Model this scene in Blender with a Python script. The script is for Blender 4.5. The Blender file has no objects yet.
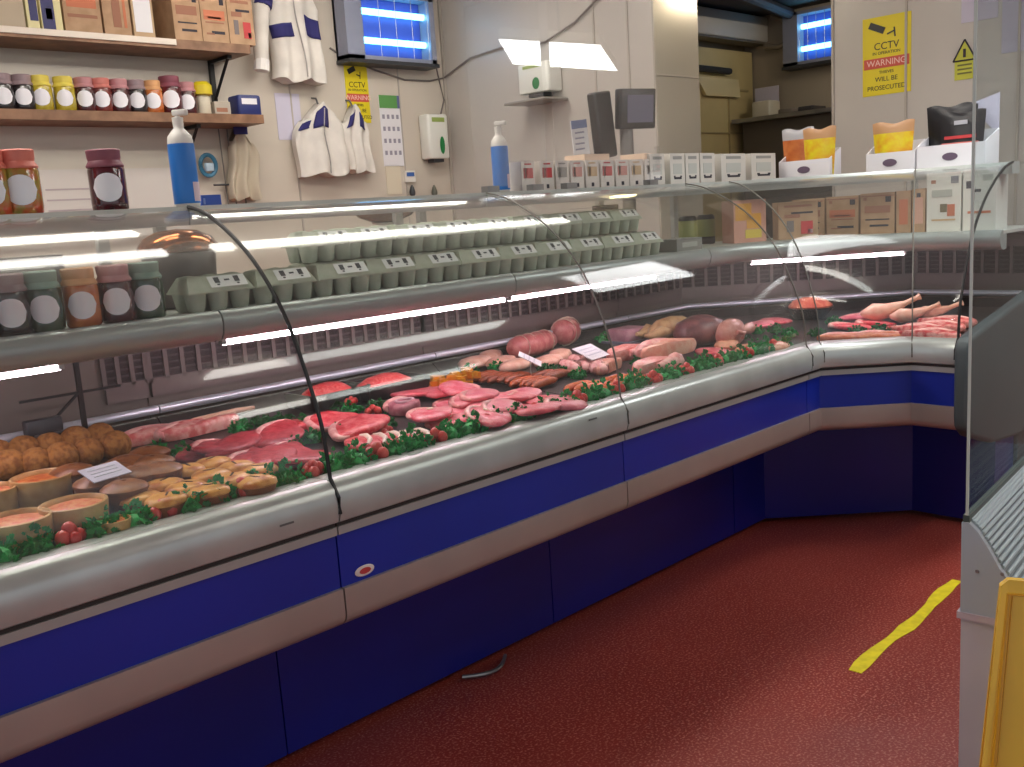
import bpy, math, random
import numpy as np
from mathutils import Vector, Matrix
random.seed(7)
PI=math.pi
C=bpy.context.scene.collection
# ---------------------------------------------------------------- camera calibration (from the vanishing points)
IC=np.array([512,383.5])
v1=np.array([1520.,145.]);v2=np.array([-450.,275.])
F=float(np.sqrt(-(v1-IC)@(v2-IC)))
d1=np.array([*(v1-IC),F]);d1/=np.linalg.norm(d1)
d2=np.array([*(v2-IC),F]);d2/=np.linalg.norm(d2)
d3=np.cross(d1,d2)
if d3[1]>0:d3=-d3
R=np.stack([d1,d2,d3])
EYE=np.array([0,0,1.3])
def ray(x,y):return R@np.array([x-IC[0],y-IC[1],F])
def onplane(x,y,ax,v):
    r=ray(x,y);t=(v-EYE[ax])/r[ax];return Vector(EYE+r*t)
def atx(x,y,v):return onplane(x,y,0,v)
def aty(x,y,v):return onplane(x,y,1,v)
def atz(x,y,v):return onplane(x,y,2,v)
cam=bpy.data.cameras.new('camera');co=bpy.data.objects.new('camera',cam);C.objects.link(co)
m=Matrix.Identity(4)
for i in range(3):
    m[i][0]=R[i,0];m[i][1]=-R[i,1];m[i][2]=-R[i,2];m[i][3]=EYE[i]
co.matrix_world=m
cam.sensor_width=36;cam.lens=F/1024*36;cam.clip_start=0.05
bpy.context.scene.camera=co
# ---------------------------------------------------------------- materials
MC={}
def lin(c):return tuple((v/12.92 if v<=.04045 else ((v+.055)/1.055)**2.4) for v in [x/255 for x in c])
def mat(name,rgb,rough=.5,metal=0,var=0,scale=20,rgb2=None,bump=0,emit=0,spec=.5,coat=0,detail=3,lo=.35,hi=.65,sss=0,tex='noise'):
    if name in MC:return MC[name]
    M=bpy.data.materials.new(name);M.use_nodes=True;nt=M.node_tree;b=nt.nodes['Principled BSDF']
    c=lin(rgb);b.inputs['Base Color'].default_value=(*c,1)
    b.inputs['Roughness'].default_value=rough;b.inputs['Metallic'].default_value=metal
    b.inputs['Specular IOR Level'].default_value=spec
    b.inputs['Coat Weight'].default_value=coat
    if sss:
        b.inputs['Subsurface Weight'].default_value=sss;b.inputs['Subsurface Radius'].default_value=(.01,.004,.003)
    if emit:
        b.inputs['Emission Color'].default_value=(*c,1);b.inputs['Emission Strength'].default_value=emit
    if rgb2 is None and var:
        rgb2=tuple(max(0,min(255,v*(1-var))) for v in rgb)
    if rgb2 is not None or bump:
        tc=nt.nodes.new('ShaderNodeTexCoord')
        if tex=='voronoi':
            n=nt.nodes.new('ShaderNodeTexVoronoi');n.inputs['Scale'].default_value=scale;fac=n.outputs['Distance']
        else:
            n=nt.nodes.new('ShaderNodeTexNoise');n.inputs['Scale'].default_value=scale;n.inputs['Detail'].default_value=detail;fac=n.outputs['Fac']
        nt.links.new(tc.outputs['Object'],n.inputs['Vector'])
        if rgb2 is not None:
            r=nt.nodes.new('ShaderNodeValToRGB');r.color_ramp.elements[0].position=lo;r.color_ramp.elements[1].position=hi
            r.color_ramp.elements[0].color=(*c,1);r.color_ramp.elements[1].color=(*lin(rgb2),1)
            nt.links.new(fac,r.inputs[0]);nt.links.new(r.outputs[0],b.inputs['Base Color'])
        if bump:
            bp=nt.nodes.new('ShaderNodeBump');bp.inputs['Strength'].default_value=bump;bp.inputs['Distance'].default_value=.004
            nt.links.new(fac,bp.inputs['Height']);nt.links.new(bp.outputs[0],b.inputs['Normal'])
    MC[name]=M;return M
def emis(name,rgb,s):
    if name in MC:return MC[name]
    M=bpy.data.materials.new(name);M.use_nodes=True;nt=M.node_tree;nt.nodes.clear()
    e=nt.nodes.new('ShaderNodeEmission');e.inputs[0].default_value=(*lin(rgb),1);e.inputs[1].default_value=s
    o=nt.nodes.new('ShaderNodeOutputMaterial');nt.links.new(e.outputs[0],o.inputs[0]);MC[name]=M;return M
def glassmat(name,tint,ior=1.35,rough=.02,milk=0):
    M=bpy.data.materials.new(name);M.use_nodes=True;nt=M.node_tree;nt.nodes.clear()
    t=nt.nodes.new('ShaderNodeBsdfTransparent');t.inputs[0].default_value=(*tint,1)
    g=nt.nodes.new('ShaderNodeBsdfGlossy');g.inputs['Roughness'].default_value=rough;g.inputs[0].default_value=(1,1,1,1)
    f=nt.nodes.new('ShaderNodeFresnel')
    ge=nt.nodes.new('ShaderNodeNewGeometry');mr=nt.nodes.new('ShaderNodeMapRange')
    mr.inputs['To Min'].default_value=ior;mr.inputs['To Max'].default_value=1/ior
    nt.links.new(ge.outputs['Backfacing'],mr.inputs['Value']);nt.links.new(mr.outputs[0],f.inputs[0])
    mx=nt.nodes.new('ShaderNodeMixShader');nt.links.new(f.outputs[0],mx.inputs[0]);nt.links.new(t.outputs[0],mx.inputs[1]);nt.links.new(g.outputs[0],mx.inputs[2])
    last=mx
    if milk:
        d=nt.nodes.new('ShaderNodeBsdfDiffuse');d.inputs[0].default_value=(.8,.8,.8,1)
        m2=nt.nodes.new('ShaderNodeMixShader');m2.inputs[0].default_value=milk
        nt.links.new(mx.outputs[0],m2.inputs[1]);nt.links.new(d.outputs[0],m2.inputs[2]);last=m2
    o=nt.nodes.new('ShaderNodeOutputMaterial');nt.links.new(last.outputs[0],o.inputs[0]);MC[name]=M;return M
GLASS=glassmat('clear_glass',(.955,.97,.96),1.30,.035,.02)
PERSPEX=glassmat('clear_perspex',(.985,.985,.985),1.7,.0)
SCREEN=glassmat('chiller_glass',(.80,.84,.85),1.05,.0)
# ---------------------------------------------------------------- mesh builder
class MB:
    def __init__(s):s.v=[];s.f=[];s.m=[];s.mi=0
    def add(s,vs,fs):
        b=len(s.v);s.v+= [tuple(v) for v in vs];s.f+=[tuple(i+b for i in f) for f in fs];s.m+=[s.mi]*len(fs)
        return s
    def box(s,c,d,rz=0,M=None):
        x,y,z=[k/2 for k in d]
        vs=[Vector(p) for p in [(-x,-y,-z),(x,-y,-z),(x,y,-z),(-x,y,-z),(-x,-y,z),(x,-y,z),(x,y,z),(-x,y,z)]]
        Rm=(Matrix.Rotation(rz,3,'Z') if M is None else M)
        return s.add([Rm@v+Vector(c) for v in vs],[(0,3,2,1),(4,5,6,7),(0,1,5,4),(1,2,6,5),(2,3,7,6),(3,0,4,7)])
    def b2(s,lo,hi):
        return s.box([(a+b)/2 for a,b in zip(lo,hi)],[abs(b-a) for a,b in zip(lo,hi)])
    def rbox(s,c,d,r=.01,rz=0,n=3):
        # box with rounded vertical edges and softened top/bottom
        x,y,z=[k/2 for k in d];r=min(r,x*.98,y*.98);ring=[]
        for cx,cy,a0 in((x-r,y-r,0),(-x+r,y-r,PI/2),(-x+r,-y+r,PI),(x-r,-y+r,1.5*PI)):
            for k in range(n+1):
                a=a0+k*PI/2/n;ring.append((cx,cy,math.cos(a),math.sin(a)))
        e=min(r*.6,z*.5);L=[(-z,r-e),(-z+e*.3,r-e*.3),(-z+e,r),(z-e,r),(z-e*.3,r-e*.3),(z,r-e)]
        N=len(ring);vs=[];Rm=Matrix.Rotation(rz,3,'Z')
        for zz,rr in L:
            for cx,cy,ca,sa in ring:vs.append(Rm@Vector((cx+rr*ca,cy+rr*sa,zz))+Vector(c))
        fs=[(i*N+j,i*N+(j+1)%N,(i+1)*N+(j+1)%N,(i+1)*N+j) for i in range(len(L)-1) for j in range(N)]
        fs+=[tuple(reversed(range(N))),tuple((len(L)-1)*N+j for j in range(N))]
        return s.add(vs,fs)
    def quad(s,a,b,c,d):return s.add([a,b,c,d],[(0,1,2,3)])
    def lathe(s,c,prof,n=20,sx=1,sy=1,M=None,wob=0,seed=0):
        rnd=random.Random(seed);ph=[rnd.random()*6 for _ in range(3)]
        vs=[]
        for r,z in prof:
            for k in range(n):
                a=2*PI*k/n;w=1+wob*(math.sin(3*a+ph[0])+.6*math.sin(5*a+ph[1]+z*40))
                p=Vector((r*w*math.cos(a)*sx,r*w*math.sin(a)*sy,z))
                if M is not None:p=M@p
                vs.append(p+Vector(c))
        fs=[(i*n+j,i*n+(j+1)%n,(i+1)*n+(j+1)%n,(i+1)*n+j) for i in range(len(prof)-1) for j in range(n)]
        fs+=[tuple(reversed(range(n))),tuple((len(prof)-1)*n+j for j in range(n))]
        return s.add(vs,fs)
    def tube(s,pts,r,n=8,rr=None):
        pts=[Vector(p) for p in pts];vs=[]
        for i,p in enumerate(pts):
            t=(pts[min(i+1,len(pts)-1)]-pts[max(i-1,0)]).normalized()
            u=t.cross(Vector((0,0,1)))
            if u.length<.05:u=t.cross(Vector((0,1,0)))
            u.normalize();w=t.cross(u)
            q=rr[i] if rr else r
            for k in range(n):
                a=2*PI*k/n;vs.append(p+(u*math.cos(a)+w*math.sin(a))*q)
        fs=[(i*n+j,i*n+(j+1)%n,(i+1)*n+(j+1)%n,(i+1)*n+j) for i in range(len(pts)-1) for j in range(n)]
        fs+=[tuple(reversed(range(n))),tuple((len(pts)-1)*n+j for j in range(n))]
        return s.add(vs,fs)
    def prism(s,poly,vec):
        # poly: list of 3d points, extruded along vec
        n=len(poly);vec=Vector(vec);a=[Vector(p) for p in poly];b=[p+vec for p in a]
        fs=[tuple(range(n)),tuple(reversed(range(n,2*n)))]+[(i,i+n,(i+1)%n+n,(i+1)%n) for i in range(n)]
        return s.add(a+b,[tuple(reversed(f)) for f in fs])
    def grid(s,fn,nu,nv,close=False):
        vs=[fn(i/(nu-1),j/(nv-1)) for i in range(nu) for j in range(nv)]
        return s.add(vs,[(i*nv+j,i*nv+j+1,(i+1)*nv+j+1,(i+1)*nv+j) for i in range(nu-1) for j in range(nv-1)])
    def sweep(s,path,prof,closed=True):
        # path: 2D points ordered main -> wing ; prof: (u,z), u = outwards to the customer side
        P=[Vector(p) for p in path];N=[]
        for a,b in zip(P,P[1:]):
            d=(b-a).normalized();N.append(Vector((d.y,-d.x)))
        vs=[]
        for i,p in enumerate(P):
            if i==0:n=N[0];k=1
            elif i==len(P)-1:n=N[-1];k=1
            else:
                n=(N[i-1]+N[i]).normalized();k=1/n.dot(N[i])
            for u,z in prof:
                q=p+n*(u*k);vs.append((q.x,q.y,z))
        m_=len(prof);fs=[]
        for i in range(len(P)-1):
            for j in range(m_ if closed else m_-1):
                j2=(j+1)%m_;fs.append((i*m_+j,(i+1)*m_+j,(i+1)*m_+j2,i*m_+j2))
        if closed:fs+=[tuple(range(m_)),tuple(reversed(range((len(P)-1)*m_,len(P)*m_)))]
        return s.add(vs,fs)
def winv(parent):
    M=Matrix.Identity(4);p=parent
    if p is None:return M
    chain=[]
    while p is not None:
        chain.append(p.matrix_basis.copy());p=p.parent
    for k in reversed(chain):M=M@k
    return M.inverted()
def obj(name,mb,mats,parent=None,world=False,smooth=35,loc=None,rot=None):
    me=bpy.data.meshes.new(name)
    vs=mb.v
    if world and parent is not None:
        W=winv(parent);vs=[tuple(W@Vector(v)) for v in vs]
    elif parent is None and loc is None and world:
        # top-level single mesh: put the origin at the base centre
        a=np.array(vs);o_=Vector(((a[:,0].min()+a[:,0].max())/2,(a[:,1].min()+a[:,1].max())/2,a[:,2].min()))
        vs=[tuple(Vector(v)-o_) for v in vs];loc=o_
    me.from_pydata(vs,[],mb.f)
    if not isinstance(mats,(list,tuple)):mats=[mats]
    for x in mats:me.materials.append(x)
    me.polygons.foreach_set('material_index',mb.m)
    me.update()
    import bmesh
    bm=bmesh.new();bm.from_mesh(me);bmesh.ops.recalc_face_normals(bm,faces=bm.faces);bm.to_mesh(me);bm.free()
    if smooth:
        me.polygons.foreach_set('use_smooth',[True]*len(me.polygons))
        try:me.set_sharp_from_angle(angle=math.radians(smooth))
        except Exception:pass
    o=bpy.data.objects.new(name,me);C.objects.link(o)
    if parent:o.parent=parent
    if loc is not None:o.location=loc
    if rot is not None:o.rotation_euler=rot
    return o
def tag(o,label,cat,group=None,kind=None):
    if label:o['label']=label
    if cat:o['category']=cat
    if group:o['group']=group
    if kind:o['kind']=kind
    return o
def thing(name,label,cat,loc=(0,0,0),rz=0,group=None):
    o=bpy.data.objects.new(name,None);C.objects.link(o);o.location=loc;o.rotation_euler=(0,0,rz);o.empty_display_size=.05
    return tag(o,label,cat,group)
def struct(name,mb,m,smooth=35):
    o=obj(name,mb,m,None,world=False,smooth=smooth);o['kind']='structure';return o
def copy_tree(o,parent=None):
    c=o.copy();C.objects.link(c);c.parent=parent
    for ch in list(o.children):copy_tree(ch,c)
    return c
def place(proto,loc,rz,label,group=None,first=[None],scale=None):
    # the prototype itself is used the first time
    if proto.get('_used'):o=copy_tree(proto)
    else:o=proto
    proto['_used']=1
    o.location=loc;o.rotation_euler=(o.rotation_euler[0],o.rotation_euler[1],rz)
    if scale:o.scale=scale
    o['label']=label
    if group:o['group']=group
    return o
ORD='first second third fourth fifth sixth seventh eighth ninth tenth eleventh twelfth thirteenth fourteenth fifteenth sixteenth seventeenth eighteenth nineteenth twentieth'.split()
def onum(i):
    if i<20:return ORD[i]
    return ['twenty','thirty','forty','fifty'][(i+1)//10-2]+('-'+ORD[(i+1)%10-1] if (i+1)%10 else 'th') if (i+1)%10 else {20:'twentieth',30:'thirtieth',40:'fortieth'}[i+1]
def text(body,parent,m,size,loc,rot,ext=.0004,name='lettering',align='CENTER'):
    cu=bpy.data.curves.new(name,'FONT');cu.body=body;cu.size=size;cu.align_x=align;cu.align_y='CENTER';cu.extrude=ext;cu.resolution_u=3
    cu.materials.append(m)
    tmp=bpy.data.objects.new(name+'_curve',cu)
    me=bpy.data.meshes.new_from_object(tmp);me.name=name
    bpy.data.objects.remove(tmp);bpy.data.curves.remove(cu)
    if not me.materials:me.materials.append(m)
    o=bpy.data.objects.new(name,me);C.objects.link(o);o.parent=parent;o.location=loc;o.rotation_euler=rot
    return o
FY=(PI/2,0,0)        # lettering facing -Y
FX=(PI/2,0,-PI/2)    # lettering facing -X
# ---------------------------------------------------------------- palette
white=mat('white_plastic',(225,222,214),.4)
wallm=mat('pvc_cladding',(208,198,184),.3,var=.05,scale=1.5,spec=.5)
wallside=mat('pvc_cladding_side',(196,190,182),.28,var=.05,scale=1.5)
alu=mat('brushed_aluminium',(190,196,192),.3,.35,var=.08,scale=6)
alu2=mat('silver_trim',(168,166,162),.42,.3)
bandm=mat('lower_band_metal',(178,166,158),.4,.35,var=.06,scale=4)
chrome=mat('chrome',(220,222,225),.15,1)
dark=mat('black_rubber',(12,12,13),.5)
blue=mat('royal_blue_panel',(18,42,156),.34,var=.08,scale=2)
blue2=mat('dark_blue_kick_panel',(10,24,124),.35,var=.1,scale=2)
greym=mat('grey_moulding',(74,84,86),.5,var=.08,scale=5)
darkgrey=mat('dark_grey_plastic',(52,54,58),.45)
steel=mat('stainless_steel',(150,150,150),.32,.8,var=.1,scale=8)
tray_m=mat('well_lining',(70,66,64),.35,.4,var=.1,scale=9)
paper=mat('white_paper',(228,226,230),.7)
lilac=mat('pale_lilac_paper',(200,196,214),.7)
inkm=mat('printed_ink',(50,46,56),.7)
redink=mat('red_ink',(190,60,62),.6)
wood=mat('oak_board',(150,112,84),.5,rgb2=(120,86,62),scale=12)
cardb=mat('brown_cardboard',(184,150,118),.75,rgb2=(170,136,104),scale=18)
cardd=mat('cardboard_shade_print',(156,108,86),.75)
orangep=mat('orange_print',(196,116,84),.7)
black=mat('black_plastic',(16,16,18),.35)
green=mat('green_plastic',(20,120,60),.4)
yellow=mat('yellow_sign',(226,206,24),.5)
yell2=mat('yellow_plastic_board',(240,198,62),.4,var=.06,scale=6)
# ================================================================ SETTING
fl=MB();fl.b2((-4,-5,-.06),(8,6,0))
FM=bpy.data.materials.new('red_resin_floor');FM.use_nodes=True;nt=FM.node_tree;b=nt.nodes['Principled BSDF']
tc=nt.nodes.new('ShaderNodeTexCoord')
n1=nt.nodes.new('ShaderNodeTexNoise');n1.inputs['Scale'].default_value=150;n1.inputs['Detail'].default_value=2
n2=nt.nodes.new('ShaderNodeTexNoise');n2.inputs['Scale'].default_value=2.2;n2.inputs['Detail'].default_value=4
for n in(n1,n2):nt.links.new(tc.outputs['Object'],n.inputs['Vector'])
r1=nt.nodes.new('ShaderNodeValToRGB');r1.color_ramp.elements[0].position=.51;r1.color_ramp.elements[1].position=.74
r1.color_ramp.elements[0].color=(*lin((148,50,40)),1);r1.color_ramp.elements[1].color=(*lin((204,134,118)),1)
r2=nt.nodes.new('ShaderNodeValToRGB');r2.color_ramp.elements[0].color=(.88,.87,.87,1);r2.color_ramp.elements[1].color=(1.03,1.03,1.03,1);r2.color_ramp.elements[0].position=.3;r2.color_ramp.elements[1].position=.7
mm=nt.nodes.new('ShaderNodeMixRGB');mm.blend_type='MULTIPLY';mm.inputs[0].default_value=1
nt.links.new(n1.outputs['Fac'],r1.inputs[0]);nt.links.new(n2.outputs['Fac'],r2.inputs[0])
nt.links.new(r1.outputs[0],mm.inputs[1]);nt.links.new(r2.outputs[0],mm.inputs[2]);nt.links.new(mm.outputs[0],b.inputs['Base Color'])
bp=nt.nodes.new('ShaderNodeBump');bp.inputs['Strength'].default_value=.35;bp.inputs['Distance'].default_value=.002
nt.links.new(n1.outputs['Fac'],bp.inputs['Height']);nt.links.new(bp.outputs[0],b.inputs['Normal'])
b.inputs['Roughness'].default_value=.42
struct('floor',fl,FM)
ceilm=mat('ceiling_panel',(196,192,184),.7)
w=MB();w.b2((-4,-5,2.82),(5.36,5.16,2.9));struct('ceiling',w,ceilm)
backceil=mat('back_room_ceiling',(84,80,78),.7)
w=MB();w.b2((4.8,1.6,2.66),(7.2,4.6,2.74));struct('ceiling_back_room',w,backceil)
w=MB();w.b2((-4,5,0),(4.4,5.15,2.82));struct('wall_back',w,wallm)
w=MB();w.b2((4.4,3.3,0),(4.8,5.15,2.82));struct('wall_side',w,wallside)
w=MB();w.b2((5.2,-5,0),(5.36,2.69,2.82));struct('wall_right',w,wallside)
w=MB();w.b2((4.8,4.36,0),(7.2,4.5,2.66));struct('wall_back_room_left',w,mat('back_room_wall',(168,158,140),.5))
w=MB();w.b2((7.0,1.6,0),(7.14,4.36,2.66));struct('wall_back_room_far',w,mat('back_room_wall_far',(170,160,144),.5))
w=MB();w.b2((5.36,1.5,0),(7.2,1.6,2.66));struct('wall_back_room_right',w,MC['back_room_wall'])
w=MB();w.b2((4.396,3.288,0),(4.804,3.299,2.82));struct('trim_pillar',w,mat('pillar_cladding',(206,200,186),.22,.35))
w=MB();w.prism([(4.8,3.3,2.74),(5.2,2.69,2.74),(5.36,2.69,2.74),(5.36,3.3,2.74)],(0,0,.08));struct('trim_door_head',w,MC['back_room_wall'])
# joint strips of the wall cladding
jm=mat('cladding_joint',(176,168,158),.5)
k=[1]
def strip(lo,hi):
    w=MB();w.b2(lo,hi);struct('trim_%d'%k[0],w,jm);k[0]+=1
for yy in(2.27,1.72,):strip((5.192,yy,0),(5.2,yy+.012,2.82))
strip((5.192,2.676,0),(5.2,2.69,2.82))
strip((4.392,3.46,0),(4.4,3.47,2.82));strip((4.392,3.7,0),(4.4,3.71,2.82))
strip((4.4,3.284,1.97),(4.8,3.29,1.978))
strip((4.38,4.985,0),(4.4,5.0,2.82));strip((3.2,4.995,0),(3.21,5,2.82));strip((4.0,4.995,0),(4.008,5,2.82))
# ================================================================ COUNTER
K1=(3.307,2.012);K2=(3.717,1.593);YE=1.306
gprof=[(.319,.727),(.308,.773),(.30,.876),(.275,.949),(.238,1.038),(.201,1.109),(.153,1.172),(.084,1.239),(.007,1.289),(-.062,1.325),(-.12,1.346),(-.175,1.356)]
# smooth the glass profile
def smoothp(p,it=2):
    for _ in range(it):
        q=[p[0]]
        for a,b_ in zip(p,p[1:]):
            q+=[(a[0]*.75+b_[0]*.25,a[1]*.75+b_[1]*.25),(a[0]*.25+b_[0]*.75,a[1]*.25+b_[1]*.75)]
        q.append(p[-1]);p=q
    return p
gp=smoothp(gprof[1:],2)
def offs(p,d):
    out=[]
    for i,(u,z) in enumerate(p):
        a=p[max(i-1,0)];b_=p[min(i+1,len(p)-1)];t=Vector((b_[0]-a[0],b_[1]-a[1])).normalized();n=Vector((t.y,-t.x))
        out.append((u+n.x*d,z+n.y*d))
    return out
gclosed=[(u,z) for u,z in offs(gp,.0)]+list(reversed(offs(gp,-.005)))
bump_p=[(.235,.752),(.24,.764),(.30,.768),(.318,.764),(.329,.752),(.335,.735),(.336,.70),(.331,.682),(.320,.677),(.235,.677)]
tubem=emis('lit_tube',(255,226,240),23)
def counter(label,path,extra=None,gask=True):
    p0=Vector(path[0])
    t=thing('display_counter',label,'counter',(p0.x,p0.y,0))
    def S(name,prof,m,par=t,pth=path,closed=True,smooth=35):
        return obj(name,MB().sweep(pth,prof,closed),m,par,world=True,smooth=smooth)
    S('bumper',bump_p,alu,smooth=50)
    S('groove',[(.24,.668),(.316,.668),(.316,.677),(.24,.677)],mat('groove_brown',(54,46,42),.6))
    S('trim_strip',[(.24,.650),(.321,.650),(.321,.668),(.24,.668)],alu2)
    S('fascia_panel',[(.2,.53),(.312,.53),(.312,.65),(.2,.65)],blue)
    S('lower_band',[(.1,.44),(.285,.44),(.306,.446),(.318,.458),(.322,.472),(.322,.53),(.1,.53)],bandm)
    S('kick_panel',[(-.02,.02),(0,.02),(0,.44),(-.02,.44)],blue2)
    S('base_pan',[(-.8,.40),(.1,.44),(.1,.47),(-.8,.44)],darkgrey)
    S('display_deck',[(.24,.62),(.24,.752),(-.46,.788),(-.50,.82),(-.50,.62)],tray_m)
    S('deck_rail',[( -.485+.012*math.cos(a),.842+.012*math.sin(a)) for a in [i*PI/4 for i in range(8)]],mat('rail_bright',(214,220,232),.28,.5),smooth=60)
    S('rear_duct',[(-.56,.62),(-.54,.80),(-.54,1.08),(-.60,1.08),(-.60,.62)],mat('duct_lining',(118,108,100),.45,.2))
    S('rear_housing',[(-.80,.1),(-.61,.1),(-.61,1.085),(-.80,1.085)],alu2)
    S('rear_worktop',[(-.84,1.086),(-.52,1.086),(-.52,1.10),(-.84,1.10)],steel)
    S('shelf',[(-.50,1.102),(-.10,1.102),(-.10,1.114),(-.50,1.114)],mat('shelf_panel',(200,202,196),.3,.1))
    S('shelf_nose',[(-.088,1.118),(-.076,1.108),(-.070,1.09),(-.074,1.066),(-.086,1.05),(-.11,1.044),(-.135,1.047),(-.135,1.101),(-.10,1.101),(-.1,1.118)],mat('grey_extrusion',(158,164,162),.32,.3,var=.06,scale=7),smooth=50)
    S('top_rail',[(-.178,1.318),(-.171,1.35),(-.178,1.362),(-.25,1.362),(-.25,1.318)],alu)
    S('top_shelf',[(-.252,1.352),(-.252,1.361),(-.60,1.361),(-.60,1.352)],GLASS)
    S('curved_glass',gclosed,GLASS,smooth=60)
    return t,S
def grille(t,path2,n,skip=()):
    # slotted return-air grille on the rear duct along a straight run from a to b (points on u=-.54 line)
    a,b_=Vector(path2[0]),Vector(path2[1]);d=(b_-a);L=d.length;d.normalize();nrm=Vector((d.y,-d.x))
    rz=math.atan2(d.y,d.x)
    g=MB();
    c=a+d*(L/2)+nrm*.003
    g.mi=1;g.box((c.x,c.y,.975),(L,.006,.13),rz)
    g.mi=0
    g.box((c.x+nrm.x*.006,c.y+nrm.y*.006,1.045),(L,.012,.03),rz);g.box((c.x+nrm.x*.004,c.y+nrm.y*.004,.895),(L,.012,.05),rz)
    for i in range(n+1):
        q=a+d*(L*i/n)+nrm*.009
        g.box((q.x,q.y,.975),(.012,.008,.13),rz)
    g.mi=2
    for i in range(n):
        for kk in range(7):
            q=a+d*(L*(i+.5)/n)+nrm*.007
            g.box((q.x,q.y,.92+kk*.018),(L/n*.7,.005,.005),rz)
    return obj('air_grille',g,[mat('grille_frame',(112,100,96),.5,.1),mat('grille_dark',(44,32,34),.7),mat('grille_louvre',(66,54,56),.5)],t,world=True,smooth=0)
def gasket(t,pt,nrm2,m,r,name='gasket',tan=None):
    prof=[(.337,.70)]+[( .337,.735)]+offs(gp,.004)
    pts=[(pt[0]+nrm2[0]*u,pt[1]+nrm2[1]*u,z) for u,z in prof]
    return obj(name,MB().tube(pts,r,6),m,t,world=True)
def tube_light(t,a,b_,zz=1.0375,r=.0062):
    m=MB().tube([(a[0],a[1],zz),(b_[0],b_[1],zz)],r,10)
    f=obj('fluorescent_tube',m,tubem,t,world=True)
    for p in(a,b_):
        e=MB();e.box((p[0],p[1],zz+.004),(.012,.018,.016));obj('tube_holder',e,alu2,t,world=True)
J0,J1,J2,J3=.135,1.093,2.057,3.085
t1_,S1=counter('silver and blue curved-glass counter section holding the pies and scotch eggs',[(J0,2.012),(J1-.002,2.012)])
grille(t1_,((J0,2.552),(.46,2.552)),7);grille(t1_,((.98,2.552),(J1,2.552)),3)
tube_light(t1_,(J0+.03,2.135),(.735,2.135))
gasket(t1_,(J1,2.012),(0,-1),dark,.0048)
t2_,S2=counter('silver and blue curved-glass counter section with the oval badge on its blue panel',[(J1+.002,2.012),(J2-.002,2.012)])
grille(t2_,((J1+.01,2.552),(J2,2.552)),20)
tube_light(t2_,(1.11,2.13),(J2-.008,2.13))
gasket(t2_,(J2,2.012),(0,-1),mat('grey_gasket',(110,108,100),.5),.0026)
bb=MB().lathe((0,0,0),[(.0,0),(.024,0),(.026,.002),(.022,.004),(0,.004)],24,sx=1,sy=.48,M=Matrix.Rotation(PI/2,3,'X'))
q=aty(364,570,2.012-.312)
bd=obj('oval_badge',bb,mat('badge_white',(226,214,206),.4),t2_,loc=(q.x-J1-.002,-.3125,q.z))
bd['label']='small white oval badge with red mark'
bm_=MB().lathe((0,0,0),[(0,0),(.015,0),(.015,.001),(0,.001)],20,sx=1,sy=.45,M=Matrix.Rotation(PI/2,3,'X'))
obj('badge_mark',bm_,redink,bd,loc=(0,-.004,0))
t3_,S3=counter('silver and blue curved-glass counter section displaying poultry and joints, beside the corner',[(J2+.002,2.012),(J3-.002,2.012)])
grille(t3_,((J2,2.552),(J3,2.552)),20)
tube_light(t3_,(J2+.008,2.13),(2.80,2.13))
gasket(t3_,(J3,2.012),(0,-1),MC['grey_gasket'],.0026)
cp=[(J3+.002,2.012),K1,K2,(K2[0],YE)]
t4_,S4=counter('angled corner counter with blue panels and a grey moulded end',cp)
def pathpt(u):  # inner path at offset u for the corner unit
    P=[Vector(p) for p in cp];t22=math.tan(PI/8)
    return [(P[0].x,2.012-u),(K1[0]-t22*u,2.012-u),(K2[0]-u,K2[1]-t22*u),(K2[0]-u,YE)]
pp=pathpt(-.54)
grille(t4_,(pp[0],pp[1]),8);grille(t4_,(pp[1],pp[2]),18);grille(t4_,(pp[2],pp[3]),9)
for a,b_ in((pathpt(-.12)[1],pathpt(-.12)[2]),):
    tube_light(t4_,(a[0]+.03,a[1]-.03),(b_[0]-.03,b_[1]+.03))
gasket(t4_,(K2[0],YE-.002),(-1,0),dark,.005)
for p_ in(1,2):
    pt=cp[p_];n=Vector((-.38268,-.92388)) if p_==1 else Vector((-.92388,-.38268));kk=1/math.cos(PI/8)
    gasket(t4_,pt,(n.x*kk,n.y*kk),MC['grey_gasket'],.0026,'glass_joint')
# posts under the top shelf
for t,xs in((t1_,(.19,1.04)),(t2_,(1.2,2.02)),(t3_,(2.12,3.05))):
    for x in xs:
        obj('shelf_post',MB().box((x,2.012+.57,1.226),(.03,.02,.25)),alu2,t,world=True)
for (x,y) in((3.52,2.56),(4.27,1.83),(4.287,1.34)):
    obj('shelf_post',MB().box((x,y,1.226),(.03,.02,.25)),alu2,t4_,world=True)
# dark module joint ends (interior side frames, slim)
for t,x in((t1_,J1-.006),(t2_,J2-.006),(t3_,J3-.006)):
    f=MB().b2((x-.004,2.11,1.044),(x+.004,2.56,1.10))
    obj('joint_bracket',f,mat('bracket_brown',(92,72,78),.5),t,world=True)
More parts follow.
